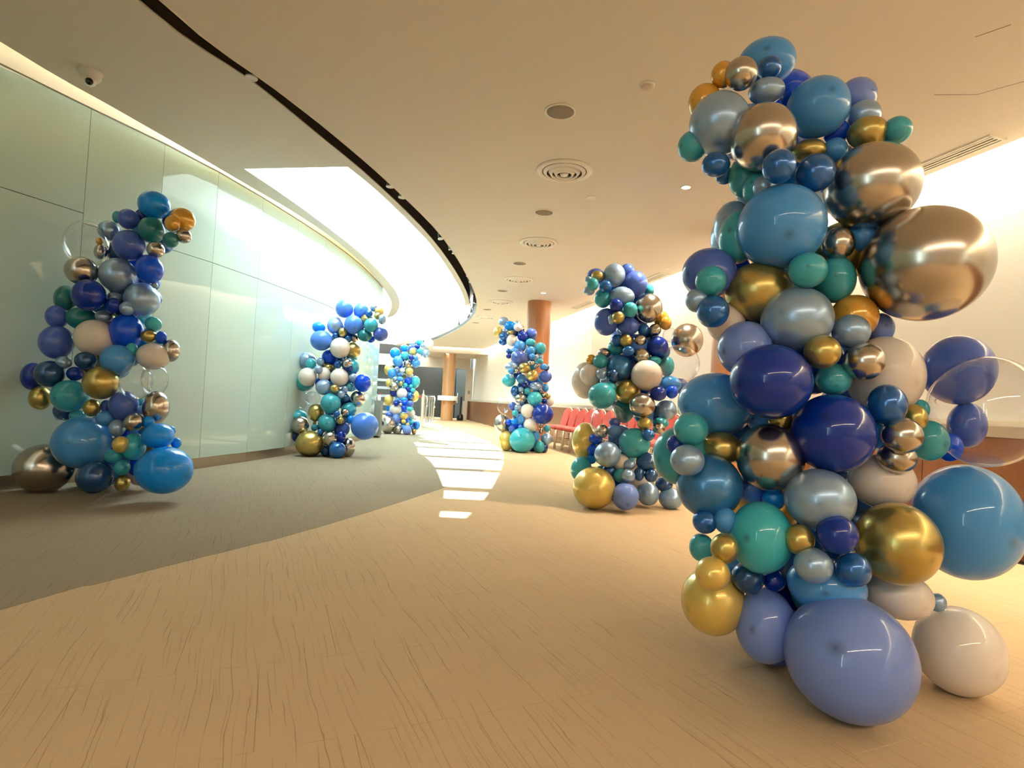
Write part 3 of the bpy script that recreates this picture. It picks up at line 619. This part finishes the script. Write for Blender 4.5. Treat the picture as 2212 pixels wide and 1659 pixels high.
COL['L']=((-3.36,4.70),'''
T-3484,4844,2367,46,85 P-3532,4823,2239,84,101 O-3625,4846,2149,29,91 V-3356,4801,2341,85,98 A-3159,4821,2482,121,103 O-2871,4760,2349,99,101 C-2817,4706,2194,60,100 J-3140,4780,2252,106,98
O-2894,4664,2285,62,96 J-2904,4675,2149,62,96 C-3050,4715,2069,68,100 R-3073,4688,1895,112,94 V-3326,4784,2111,126,97 C-3616,4855,2060,58,85 X-3654,4747,2092,182,92 C-3604,4646,1845,117,101
P-3028,4701,1766,25,99 P-3186,4792,1655,139,98 P-3378,4755,1845,142,99 J-3831,4785,1627,96,86 P-3386,4745,1649,55,101 P-3464,4741,1487,56,111 P-3236,4686,1559,57,95 V-3840,4727,1465,90,94
J-3677,4779,1464,102,107 N-3471,4569,1635,123,96 N-3336,4666,1574,63,95 R-2999,4793,1339,49,89 R-3286,4775,1372,141,92 V-3806,4697,1247,131,94 W-3487,4690,1301,148,99 Q-3084,4808,1453,64,102
G-3089,4772,1343,60,105 C-2929,4825,1234,83,85 T-3170,4685,1222,48,93 S-3253,4643,1126,124,100 W-3030,4753,1174,119,105 D-3485,4611,1104,76,105 P-3702,4658,1082,56,102 N-3999,4718,952,98,85
D-3784,4623,979,107,98 N-3617,4677,993,59,102 G-3908,4701,776,89,90 P-3794,4769,636,39,93 D-3715,4731,679,83,104 T-3565,4670,647,54,109 V-3344,4681,737,47,87 G-3321,4570,928,129,97
T-3622,4643,808,131,99 X-2966,4696,976,117,85 C-2946,4705,749,117,85 V-3175,4645,752,114,94 X-3047,4585,953,133,88 G-3394,4591,722,66,92 P-3169,4579,572,64,93 S-3269,4569,643,61,100
C-3032,4569,626,73,98 A-2949,4629,631,49,92 A-2807,4701,561,39,93 A-2754,4701,463,42,93 A-2843,4592,524,111,106 Q-3041,4606,427,99,88 T-3163,4554,348,59,106 S-3471,4616,436,207,99
Y-3083,4511,448,63,94 R-3038,4644,250,59,93 T-3074,4536,262,59,94 C-3831,4701,199,204,101 D-3256,4491,183,127,98 G-3080,4559,135,60,93 A-2725,4516,263,196,105 G-3429,5114,737,92,100
S-3420,4956,201,129,100 T-3381,5063,1557,92,100 W-3478,4847,567,100,100 R-3248,4809,522,88,100 M-3190,5000,2202,99,100 D-3103,5030,2404,97,100 G-3566,4938,1448,89,100 T-3207,4923,720,92,100
G-3583,5078,1826,86,100 P-3102,5114,306,92,100 S-3344,4872,635,100,100 G-3100,4969,444,120,100 T-3256,5051,1310,130,100 D-3421,5042,1167,83,100 P-3232,5116,718,118,100 D-3544,4989,2090,98,100
V-3354,4895,365,109,100 S-3565,4840,1604,81,100 W-3522,4962,1290,118,100 S-3601,4908,915,96,100 A-3578,5103,1070,83,100 W-3447,5104,2334,91,100 D-3500,4940,1798,93,100 G-3559,4843,1065,113,100
R-3421,5021,1998,81,100 T-3272,5044,491,107,100 N-3304,4942,2396,90,100 A-3597,5074,132,132,100 S-3415,4896,1058,85,100 P-3115,4805,661,94,100 M-3464,4972,651,87,100 K-3287,5028,1850,86,100
D-3577,4889,82,82,100 D-3313,5100,1716,90,100 R-3190,4848,1958,95,100 T-3464,5115,550,129,100 T-3539,5108,1334,86,100 D-3337,5088,320,132,100 D-3635,5096,1615,124,100 M-2947,4846,2391,80,100
R-3353,4949,1697,100,100 S-3279,4893,2266,88,100 N-3380,4864,1845,100,100 W-3210,4975,137,89,100 D-3357,4869,1571,95,100
''',71)
COL['3']=((1.19,5.47),'''
V777,5594,2242,84,105 V1105,5673,2332,74,99 P704,5487,2072,50,110 P690,5473,2179,34,100 T1331,5656,2142,59,85 V1180,5608,2188,125,95 P955,5557,2256,112,97 G783,5510,2227,56,107
T729,5439,2128,61,97 T857,5567,2021,92,94 M861,5481,2122,63,101 P1031,5515,2036,111,113 O1446,5594,1854,78,101 C1302,5519,1937,139,96 V899,5560,1787,128,94 P926,5433,1795,44,85
V1110,5522,1750,98,109 N961,5413,1930,63,100 T1103,5436,1900,72,98 G982,5390,1810,61,101 O1474,5517,1798,62,93 M1266,5533,1723,60,93 C1369,5501,1725,60,99 C1709,5578,1651,160,96
X1519,5497,1682,72,103 N1399,5502,1561,105,100 Q1017,5638,1543,79,102 M1011,5521,1604,61,98 G1084,5464,1602,62,99 C1240,5469,1458,83,102 C1221,5482,1613,61,102 M1105,5429,1497,55,107
C900,5598,1482,59,112 O776,5609,1410,53,100 W749,5742,1207,165,88 W769,5587,1257,106,98 T857,5550,1391,73,103 T1366,5447,1418,52,114 E1043,5540,1337,129,99 T1508,5521,1377,82,85
P861,5466,1267,52,101 D967,5438,1253,64,97 V1650,5559,1194,79,103 S1528,5482,1200,96,115 T937,5428,1138,63,112 J1115,5559,928,113,87 T864,5387,1055,129,102 G1120,5467,1107,118,101
W1282,5398,1269,149,100 X1586,5383,1395,186,100 D1442,5569,906,75,89 R1527,5387,1124,60,95 N1383,5331,1100,74,105 P1511,5495,951,99,100 C1232,5313,980,119,102 T1445,5434,819,66,116
Y756,5632,601,155,85 A811,5523,433,48,98 R817,5492,527,56,100 R836,5475,635,58,110 V1020,5512,802,51,111 S1009,5469,720,62,102 C891,5438,715,63,94 X930,5327,800,178,99
T1180,5326,624,145,101 G1250,5260,812,64,106 C1411,5368,772,58,102 M1277,5210,710,59,104 W1058,5305,438,79,100 D943,5293,354,64,112 D1286,5253,456,96,103 P913,5227,511,119,101
Q709,5466,336,112,91 T1052,5247,322,67,101 P1122,5229,428,51,110 D1518,5484,232,79,106 D1206,5199,350,56,88 D1313,5179,344,61,100 P1098,5162,334,61,104 P1583,5467,103,110,105
P1360,5449,136,108,97 Y806,5231,200,194,101 L1079,5139,150,122,98 T943,5658,283,82,100 K949,5764,2116,95,100 P1018,5844,1151,129,100 D1302,5831,1908,102,100 R822,5791,597,92,100
V930,5865,106,106,100 T1394,5610,1367,114,100 D1352,5702,1655,113,100 V1209,5653,1350,128,100 R1181,5676,242,86,100 A1334,5789,1396,113,100 P1213,5878,449,126,100 P1300,5658,601,96,100
S1125,5740,2184,103,100 K1245,5824,2250,96,100 W1324,5604,229,128,100 T1084,5854,204,101,100 S1118,5733,1928,108,100 N1366,5749,1178,84,100 K1128,5885,1656,123,100 S1337,5626,915,125,100
M1128,5724,1739,94,100 A937,5663,2213,88,100 N944,5669,526,81,100 S998,5638,1383,80,100 P881,5610,113,113,100 M1255,5811,2098,88,100 N1106,5746,93,93,100 P1101,5596,1100,116,100
V1124,5844,982,82,100 V1087,5718,1570,86,100 A1476,5631,1531,84,100 M1299,5823,97,97,100 T1169,5588,454,85,100 S1322,5728,1031,82,100 R1047,5667,394,114,100 D1200,5853,1478,97,100
T1021,5847,2316,100,100 P1001,5839,1413,110,100 G934,5715,1016,89,100 S1466,5860,1610,94,100 V1019,5845,415,84,100 M1105,5632,653,126,100 G1135,5744,1220,81,100 K1215,5572,1569,117,100
G1308,5876,1174,97,100
''',83)
COL['4']=((-2.71,8.45),'''
A-2952,8486,1919,89,109 P-2153,8543,2263,57,99 K-2599,8539,2227,134,98 K-2360,8604,2212,121,95 M-2215,8502,2166,58,99 Y-2059,8492,2206,71,96 G-2061,8425,2126,54,101 P-1979,8375,2073,65,85
R-2176,8550,1790,61,105 V-2016,8480,1865,110,101 J-2254,8491,1833,102,109 T-2150,8415,1984,106,100 P-2718,8527,1960,127,95 K-2426,8461,1983,141,97 C-2417,8527,1783,57,98 M-2685,8454,1806,44,98
G-2572,8425,1855,65,91 M-2503,8485,1770,60,98 K-2876,8409,1715,156,102 R-2790,8579,1482,118,99 G-2427,8529,1601,117,95 W-2591,8421,1620,152,98 G-2778,8509,1317,68,103 P-3123,8557,1416,130,105
Q-3017,8427,1360,81,97 P-2886,8459,1402,60,95 Q-3129,8524,1085,143,102 W-3037,8380,1161,136,98 W-2811,8444,1213,100,91 P-2871,8344,1278,63,98 M-2616,8438,1374,59,95 T-2417,8534,1346,107,89
N-2447,8428,1321,59,106 C-2455,8370,1392,66,100 R-2241,8485,1114,130,94 P-2372,8410,1186,62,96 X-3140,8510,816,112,85 X-2957,8427,850,106,105 P-2785,8377,1020,118,101 W-2568,8400,1182,133,101
D-2474,8434,879,64,104 T-2430,8470,1045,62,92 G-2603,8312,1008,63,99 P-2480,8412,1010,53,99 P-2524,8373,929,61,101 C-2320,8551,872,117,94 T-2425,8487,698,116,98 G-2887,8409,639,124,93
T-2656,8342,787,149,99 Q-3177,8499,557,120,109 V-3237,8467,282,103,104 T-2689,8324,499,131,99 M-2534,8269,640,48,98 C-2445,8365,665,60,98 V-2471,8425,418,99,98 A-2361,8406,561,64,99
G-2492,8321,543,59,98 K-2137,8346,479,202,100 C-3097,8376,439,132,96 Y-2897,8411,485,27,97 T-2888,8389,418,52,95 M-2895,8365,334,40,99 M-2753,8260,359,52,87 N-2473,8332,302,87,85
C-2390,8447,143,123,85 D-2670,8340,87,89,102 C-2605,8257,278,111,99 M-2480,8217,120,123,101 G-2897,8269,190,198,103 A-2634,8616,151,109,100 G-2842,8667,1366,133,100 D-2280,8563,1888,84,100
M-2700,8762,1160,131,100 M-2709,8748,1529,114,100 A-2706,8627,1069,86,100 N-2510,8672,781,116,100 P-2522,8629,1387,97,100 S-2364,8845,2133,128,100 M-2575,8688,395,123,100 R-2559,8608,1858,122,100
T-2513,8785,1504,82,100 A-2574,8831,1284,87,100 R-2887,8651,1079,121,100 R-2762,8791,543,85,100 D-2421,8724,1972,90,100 T-2841,8627,191,98,100 N-2603,8768,1907,104,100 V-2720,8557,543,83,100
S-2488,8659,1152,125,100 P-2490,8625,540,91,100 T-2660,8845,917,100,100 K-2603,8550,1228,97,100 N-2692,8857,1820,82,100 R-2856,8649,409,85,100 W-2577,8865,1619,116,100 K-2758,8695,662,95,100
G-2263,8583,2078,104,100 D-2800,8823,984,103,100 P-2665,8554,958,81,100 M-2716,8701,1783,103,100 A-2528,8851,1100,126,100 T-2749,8583,1701,86,100 M-2543,8815,704,87,100 D-2369,8696,2256,102,100
D-2698,8837,372,133,100
''',69)
COL['5']=((0.28,10.91),'''
P-232,11268,2543,100,102 P46,11220,2505,65,104 Y-332,11172,2328,95,92 A-103,11186,2450,106,102 C99,11148,2398,90,106 P-195,11135,2343,53,117 G-69,11117,2310,59,105 V328,11156,2315,114,100
N157,11076,2246,105,102 M-222,11183,2135,84,107 M-205,11108,2231,86,118 W-51,11078,2153,113,95 T517,11000,2019,117,98 T319,10994,2122,89,112 S110,11032,2033,124,98 S332,10938,1954,95,101
S17,10970,1912,94,105 M-97,10902,1924,53,100 N-92,10869,1828,52,100 P534,10958,1848,50,89 P443,10918,1832,59,97 T518,10880,1760,58,111 V112,10924,1799,150,103 S359,10858,1839,63,100
X118,10787,1809,168,102 P-28,10748,1610,107,116 S-28,10657,1533,61,103 C70,10637,1533,43,100 D649,10946,1649,65,94 S592,10881,1655,70,109 G219,10721,1605,107,105 C312,10682,1703,44,100
C366,10647,1704,37,97 C455,10908,1673,49,102 Q-64,10914,1358,130,103 S177,10901,1403,96,99 P-15,10633,1437,41,105 V636,10914,1470,122,105 G374,10677,1466,113,100 M62,10916,1159,96,86
N255,10861,1283,54,118 S650,10914,1252,74,90 P454,10870,1272,99,118 P179,10850,1195,54,98 W746,10964,1003,93,91 N635,10887,993,53,100 C566,10933,1168,37,102 C622,10914,1108,51,96
G704,10875,1096,52,94 Q303,10882,1173,68,100 C175,10836,1026,106,104 Q451,10851,1029,146,100 X-146,10968,876,141,85 V38,10904,864,80,95 P127,10829,843,61,99 C-150,10997,515,171,92
S200,10859,625,101,92 Q90,10795,738,62,100 W322,10793,796,132,97 R-17,10841,553,63,102 A79,10784,577,61,103 R235,10834,460,68,103 V42,10822,438,70,94 S202,10762,479,42,95
W393,10777,528,134,103 C598,10914,520,40,101 C603,10914,423,49,91 T716,10914,473,70,96 N613,10707,749,197,101 Y-49,10914,197,171,86 S498,10829,316,98,94 P725,10966,268,115,101
D692,10926,90,76,85 T581,10849,117,113,95 Q249,10706,236,243,102 N306,11302,2214,125,100 T-45,11332,2187,81,100 N322,11137,191,95,100 R468,11127,97,97,100 D-19,11178,2314,90,100
D351,11307,2014,95,100 M194,11250,1252,101,100 V198,11125,1789,102,100 K50,11287,502,111,100 W53,11034,2414,81,100 S540,11311,1383,104,100 N342,11128,1905,132,100 D75,11103,1505,110,100
T407,11152,354,131,100 S141,11236,2068,109,100 G414,11296,135,106,100 P364,11092,759,87,100 G96,11116,102,99,100 D274,11176,915,106,100 D222,11035,1289,112,100 T379,11224,1729,122,100
D49,11333,1737,105,100 R183,11037,488,115,100 R343,11276,1345,117,100 W385,11026,528,87,100 K150,11316,223,126,100 D164,11331,664,119,100 A469,11083,913,87,100 R40,11138,358,102,100
D301,11291,1117,89,100 N419,11284,564,98,100 M510,11089,1172,94,100 N410,11233,1496,105,100 S50,11174,1846,106,100 S101,11125,1114,105,100 D223,11016,134,100,100
''',75)
COL['6']=((-2.64,14.15),'''
P-2581,14289,2289,60,118 P-2194,14152,2044,101,89 W-2157,14235,2293,136,92 Q-2399,14304,2334,87,102 P-2293,14154,2240,49,101 N-2442,14241,2219,63,114 W-2402,14242,1979,78,97 Q-2361,14201,2105,68,98
Y-2543,14255,2092,95,95 A-2761,14245,2165,96,105 A-2987,14229,2022,135,95 Q-2733,14199,1976,103,100 S-2448,14248,1795,109,99 S-2450,14166,1920,60,90 N-2559,14135,1929,64,99 S-2887,14122,1818,130,95
C-2656,14213,1769,106,95 Y-3143,14321,1606,130,89 P-2919,14270,1598,80,94 S-3025,14193,1512,123,91 S-2837,14233,1481,66,112 P-2767,14169,1507,50,99 W-2757,14130,1598,61,105 W-2604,14296,1488,83,118
Y-2590,14168,1576,100,95 Q-2451,14327,1327,133,88 P-2927,14124,1371,64,109 S-2793,14086,1368,76,107 R-2622,14235,1340,95,100 Y-3084,14180,1264,95,87 G-2756,14032,1259,58,92 Q-2668,14177,1218,65,96
Q-2542,14234,1201,61,96 N-2956,14201,1026,108,95 C-2930,14094,1173,120,99 Y-2436,14285,966,124,85 N-2598,14142,1136,56,96 Q-2479,14191,1110,64,101 M-2533,14164,972,94,101 W-2733,14120,1021,134,102
Y-3062,14154,825,126,90 A-2655,14039,864,77,116 S-2814,14086,856,54,99 A-3079,14216,624,68,85 W-2884,14167,605,140,107 R-2622,13978,783,82,110 V-2478,13922,766,83,96 R-2622,13928,655,65,98
P-2911,14079,834,33,99 N-2850,14048,754,69,101 C-2707,13920,737,50,97 W-2491,14214,528,101,96 Q-2468,13860,643,71,118 V-3019,14097,469,82,109 L-2843,14107,362,121,88 Y-2642,14052,457,93,106
Y-2631,13994,326,59,103 A-2335,14212,238,99,85 W-2370,14152,427,60,103 Q-2485,14179,386,48,104 Q-2448,14141,297,68,109 N-2354,14084,279,49,91 Y-2543,14037,246,45,91 M-2445,14084,191,70,94
P-2721,14020,221,51,95 S-2615,14000,170,68,93 G-2384,14152,84,72,85 C-3009,13993,221,207,93 C-2736,13950,112,96,85 L-2521,13942,118,116,97 A-2789,14263,484,111,100 D-2754,14526,1930,120,100
M-2948,14408,502,121,100 V-2643,14464,885,98,100 W-2881,14376,134,134,100 M-2499,14541,901,97,100 K-2703,14457,646,128,100 R-2916,14487,1744,100,100 P-2617,14423,91,91,100 K-2895,14529,263,94,100
T-2785,14519,1102,94,100 S-2767,14376,1053,94,100 P-2897,14344,917,96,100 S-2397,14351,2093,124,100 G-2899,14566,108,108,100 T-2678,14298,1861,83,100 T-2868,14350,1236,108,100 V-2588,14475,2177,122,100
D-2501,14378,936,90,100 W-2956,14556,1523,121,100 T-2714,14480,1612,94,100 K-2626,14366,359,98,100 T-2880,14409,1527,98,100 V-2831,14483,405,94,100 D-2644,14562,129,101,100 G-2526,14492,399,88,100
N-2932,14364,324,87,100 V-2535,14437,1868,115,100 M-2944,14538,1068,122,100 R-2639,14464,1088,114,100 N-2512,14430,1278,124,100 D-2882,14542,738,103,100 T-2753,14569,280,94,100 T-2712,14571,1275,109,100
G-2698,14490,1456,101,100 V-2578,14296,825,85,100
''',70)

COLLAB = {
 'R': 'tall balloon column nearest the camera, with two huge champagne chrome balloons',
 'L': 'balloon column standing in front of the glass wall at the left',
 '3': 'balloon column on the tan carpet behind the nearest one, before the red chairs',
 '4': 'balloon column at the bend of the glass wall with a big sky blue balloon',
 '5': 'balloon column in front of the middle wooden column with a turquoise foot',
 '6': 'farthest balloon column, small and bright, beside the sunlit carpet'}
def size_word(r): return 'giant' if r > 0.19 else 'large' if r > 0.13 else 'medium' if r > 0.085 else 'small' if r > 0.05 else 'mini'
for key in 'RL3456':
    (cx, cy), txt, nfront = COL[key]
    rows = [s.split(',') for s in txt.split()]
    root = thing('balloon_column', COLLAB[key], 'balloon column', (cx, cy, 0), 0, 'organic balloon columns lining the hall')
    hi = key in 'R'; set_ = HI if key in 'RL3' else LO
    xs = [float(r[0][1:]) / 1000 for r in rows]; zs = [float(r[2]) / 1000 for r in rows]
    for i, r in enumerate(rows):
        code = r[0][0]; p = Vector((float(r[0][1:]), float(r[1]), float(r[2]))) / 1000; rad = float(r[3]) / 1000; q = float(r[4]) / 100
        near = [x for x, z in zip(xs, zs) if abs(z - p.z) < 0.35]; mid = sum(near) / len(near)
        back = i >= nfront
        yaw = math.atan2(-p.x, p.y) + (math.pi if back else 0)
        side = (p.x - mid) / 0.3
        v = 5 if side > 0.75 else 6 if side < -0.75 else 1 if side > 0.35 else 2 if side < -0.35 else (0, 3, 4)[i % 3]
        o = bpy.data.objects.new('balloon', set_[v]); C.objects.link(o); o.parent = root
        o.matrix_local = Matrix.Translation(p - Vector((cx, cy, 0))) @ Matrix.Rotation(yaw, 4, 'Z') @ Matrix.Diagonal((rad * q, rad, rad / q, 1))
        o.material_slots[0].link = 'OBJECT'; o.material_slots[0].material = BM[code][0]
        hz = 'near the floor' if p.z < 0.4 else 'low on the column' if p.z < 0.95 else 'halfway up' if p.z < 1.5 else 'high on the column' if p.z < 2.05 else 'at the top'
        sd_ = 'at the back' if back else 'on the right' if side > 0.4 else 'on the left' if side < -0.4 else 'in the middle'
        o['label'] = '%s %s balloon, %s, %s' % (size_word(rad), BM[code][1], hz, sd_)
        if rad > 0.085 and code != 'X':
            k = bpy.data.objects.new('knot', KN[v]); C.objects.link(k); k.parent = o
            k.material_slots[0].link = 'OBJECT'; k.material_slots[0].material = BM[code][0]
# ------------------------------------------------------------------ red banquet chairs in a row along the right wall
def make_chair(label):
    t = thing('banquet_chair', label, 'chair', (0, 0, 0), 0, 'red banquet chairs along the right wall')
    # local +x is the way the sitter faces
    bm = bmesh.new(); box(bm, (0.02, 0, 0.445), (0.44, 0.385, 0.075), 0, None, 0.028); link_mesh('seat', bm, M['red'], t, True, 0.9)
    bm = bmesh.new()
    ol = [(-0.19, 0.0), (0.19, 0.0), (0.20, 0.10), (0.20, 0.28), (0.15, 0.37), (0.06, 0.415), (0.0, 0.425), (-0.06, 0.415), (-0.15, 0.37), (-0.20, 0.28), (-0.20, 0.10)]
    f = [bm.verts.new((0.03, y, z)) for y, z in ol]; b = [bm.verts.new((-0.03, y, z)) for y, z in ol]
    bm.faces.new(f); bm.faces.new(list(reversed(b)))
    for i in range(len(ol)): bm.faces.new((f[i], b[i], b[(i + 1) % len(ol)], f[(i + 1) % len(ol)]))
    bmesh.ops.bevel(bm, geom=list(bm.edges), offset=0.012, segments=2, affect='EDGES')
    bmesh.ops.transform(bm, matrix=Matrix.Translation((-0.20, 0, 0.46)) @ Matrix.Rotation(math.radians(-13), 4, 'Y'), verts=bm.verts)
    link_mesh('backrest', bm, M['red'], t, True, 0.9)
    bm = bmesh.new(); A = math.radians(13)
    pts = [(-0.235 - 0.0, -0.194, 0.40)] + [(-0.235 - math.sin(A) * z, y, 0.46 + math.cos(A) * z) for y, z in ((-0.197, 0.1), (-0.197, 0.29), (-0.15, 0.385), (0.0, 0.44), (0.15, 0.385), (0.197, 0.29), (0.197, 0.1))] + [(-0.235, 0.194, 0.40)]
    tube(bm, pts, 0.013, 8); link_mesh('back_frame', bm, M['frame'], t, True)
    bm = bmesh.new()
    for y in (-0.19, 0.19): tube(bm, [(-0.22, y, 0.395), (0.22, y, 0.395)], 0.012, 8)
    for x in (-0.21, 0.21): tube(bm, [(x, -0.19, 0.395), (x, 0.19, 0.395)], 0.012, 8)
    link_mesh('seat_frame', bm, M['frame'], t, True)
    for y in (-0.19, 0.19):
        bm = bmesh.new(); tube(bm, [(0.21, y, 0.40), (0.225, y * 1.03, 0.20), (0.24, y * 1.02, 0.004)], 0.0135, 8); link_mesh('leg', bm, M['frame'], t, True)
        bm = bmesh.new(); tube(bm, [(-0.22, y, 0.40), (-0.25, y * 1.03, 0.20), (-0.30, y * 1.02, 0.004)], 0.0135, 8); link_mesh('leg', bm, M['frame'], t, True)
        bm = bmesh.new(); tube(bm, [(0.226, y * 1.03, 0.19), (-0.252, y * 1.03, 0.19)], 0.009, 6); link_mesh('stretcher', bm, M['frame'], t, True)
    return t
ch0 = None; face = math.atan2(WNRM.y, WNRM.x)
for i in range(12):
    y = 12.85 - 0.445 * i
    p = Vector((WALLX(y), y, 0.004)) + WNRM * 0.46
    lab = 'red padded banquet chair with pale frame, %s from the far end of the row' % ordn[i]
    if i == 0: ch0 = make_chair(lab); t = ch0
    else: t = copy_tree(ch0); t['label'] = lab
    t.location = p; t.rotation_euler = (0, 0, face + random.uniform(-0.015, 0.015))
# ------------------------------------------------------------------ far end: barriers, posts, stands
def glass_gate(x, y, rz, label):
    t = thing('glass_barrier', label, 'barrier', (x, y, 0.005), rz, 'glass and steel barriers at the far end')
    bm = bmesh.new(); tube(bm, [(-0.75, 0, 0.0), (-0.75, 0, 0.98), (0.66, 0, 0.98), (0.74, 0, 0.92), (0.75, 0, 0.62), (0.70, 0, 0.60)], 0.026, 10); link_mesh('handrail', bm, M['steel'], t, True)
    for px in (-0.35, 0.15, 0.55):
        bm = bmesh.new(); box(bm, (px, 0, 0.48), (0.10 if px > 0.5 else 0.045, 0.05, 0.96)); link_mesh('post', bm, M['steel'], t)
    for px in (-0.55, -0.10, 0.35):
        bm = bmesh.new(); box(bm, (px, 0, 0.48), (0.36, 0.012, 0.80)); link_mesh('pane', bm, M['paneglass'], t)
    return t
gate = glass_gate(-2.86, 20.3, math.radians(-73), 'glass and steel barrier just behind the slim queue post')
glass_gate(-3.42, 22.3, math.radians(-73), 'second glass and steel barrier, farther back beside the far column')
bm = bmesh.new(); kp = smooth_line([(-3.95, 23.2), (-3.30, 20.9), (-2.75, 19.7), (-2.42, 19.2)], 5)
a, b = offset_line(kp, 0.13), offset_line(kp, -0.13); prism(bm, a + list(reversed(b)), 0.005, 0.05)
bpy.context.view_layer.update(); o = link_mesh('floor_track', bm, M['white'], gate); o.matrix_parent_inverse = gate.matrix_world.inverted()
def queue_post(x, y, label, belt=None):
    t = thing('queue_post', label, 'post', (x, y, 0.005))
    bm = bmesh.new(); lathe(bm, [(0.0, 0.035), (0.05, 0.03), (0.15, 0.012), (0.155, 0.0), (0.0, 0.0)], 28); link_mesh('base', bm, M['steel'], t, True, 0.8)
    bm = bmesh.new(); tube(bm, [(0, 0, 0.02), (0, 0, 1.05)], 0.036, 14); link_mesh('pole', bm, M['frame'], t, True, 0.8)
    bm = bmesh.new(); tube(bm, [(0, 0, 1.05), (0, 0, 1.13), (0, 0, 1.17)], [0.03, 0.02, 0.012], 12); link_mesh('cap', bm, M['steel'], t, True, 0.8)
    if belt:
        bm = bmesh.new(); d = Vector(belt); box(bm, (d.x / 2, d.y / 2, 0.96), (d.length, 0.008, 0.06), math.atan2(d.y, d.x)); link_mesh('belt', bm, M['strap'], t)
queue_post(-2.74, 17.6, 'slim pale queue post with red belt beside the farthest balloon column', (-0.55, 0.25))
st = thing('waste_stand', 'black stand with a wide foot beside the far column', 'stand', (-2.22, 25.0, 0.005))
bm = bmesh.new(); lathe(bm, [(0.0, 0.34), (0.05, 0.33), (0.13, 0.24), (0.15, 0.05), (0.13, 0.0), (0.0, 0.0)], 24); link_mesh('base', bm, M['black'], st, True, 0.8)
bm = bmesh.new(); tube(bm, [(0, 0, 0.30), (0.02, 0, 1.05)], 0.035, 12); link_mesh('pole', bm, M['black'], st, True, 0.8)
pd = thing('grey_pedestal', 'dark grey pedestal at the end of the glass wall', 'pedestal', (-2.93, 12.55, 0.005))
bm = bmesh.new(); box(bm, (0, 0, 0.42), (0.15, 0.2, 0.76), 0, None, 0.008); link_mesh('body', bm, M['greymetal'], pd)
bm = bmesh.new(); box(bm, (0, 0, 0.02), (0.12, 0.17, 0.04)); link_mesh('foot', bm, M['black'], pd)
bm = bmesh.new(); box(bm, (0, 0, 0.808), (0.155, 0.205, 0.016)); link_mesh('cap', bm, M['greymetal'], pd)
db = thing('hand_gel_bottle', 'small white pump bottle standing on the dark grey pedestal', 'bottle', (-2.93, 12.55, 0.822))
bm = bmesh.new(); lathe(bm, [(0.0, 0.0), (0.036, 0.0), (0.038, 0.02), (0.038, 0.09), (0.015, 0.115), (0.013, 0.13), (0.0, 0.13)], 20); link_mesh('bottle_body', bm, M['white'], db, True)
bm = bmesh.new(); tube(bm, [(0, 0, 0.13), (0, 0, 0.165)], 0.007, 8); tube(bm, [(0.0, 0, 0.165), (0.05, 0, 0.158)], 0.008, 8); link_mesh('pump', bm, M['strap'], db, True)
rk = thing('leaflet_rack', 'steel leaflet rack behind the farthest balloon column', 'rack', (-4.35, 19.0, 0.005), 0.3)
bm = bmesh.new()
for x in (-0.32, 0.32): tube(bm, [(x, 0.1, 0), (x, 0.0, 1.5)], 0.02, 8)
for x in (-0.32, 0.32): tube(bm, [(x, -0.22, 0.0), (x, 0.06, 0.5)], 0.018, 8)
link_mesh('frame', bm, M['steel'], rk, True)
for z in (0.35, 0.62, 0.89, 1.16, 1.42):
    bm = bmesh.new(); box(bm, (0, -0.03, z), (0.66, 0.13, 0.02), 0); box(bm, (0, -0.09, z + 0.04), (0.66, 0.012, 0.07)); link_mesh('shelf', bm, M['steel'], rk)
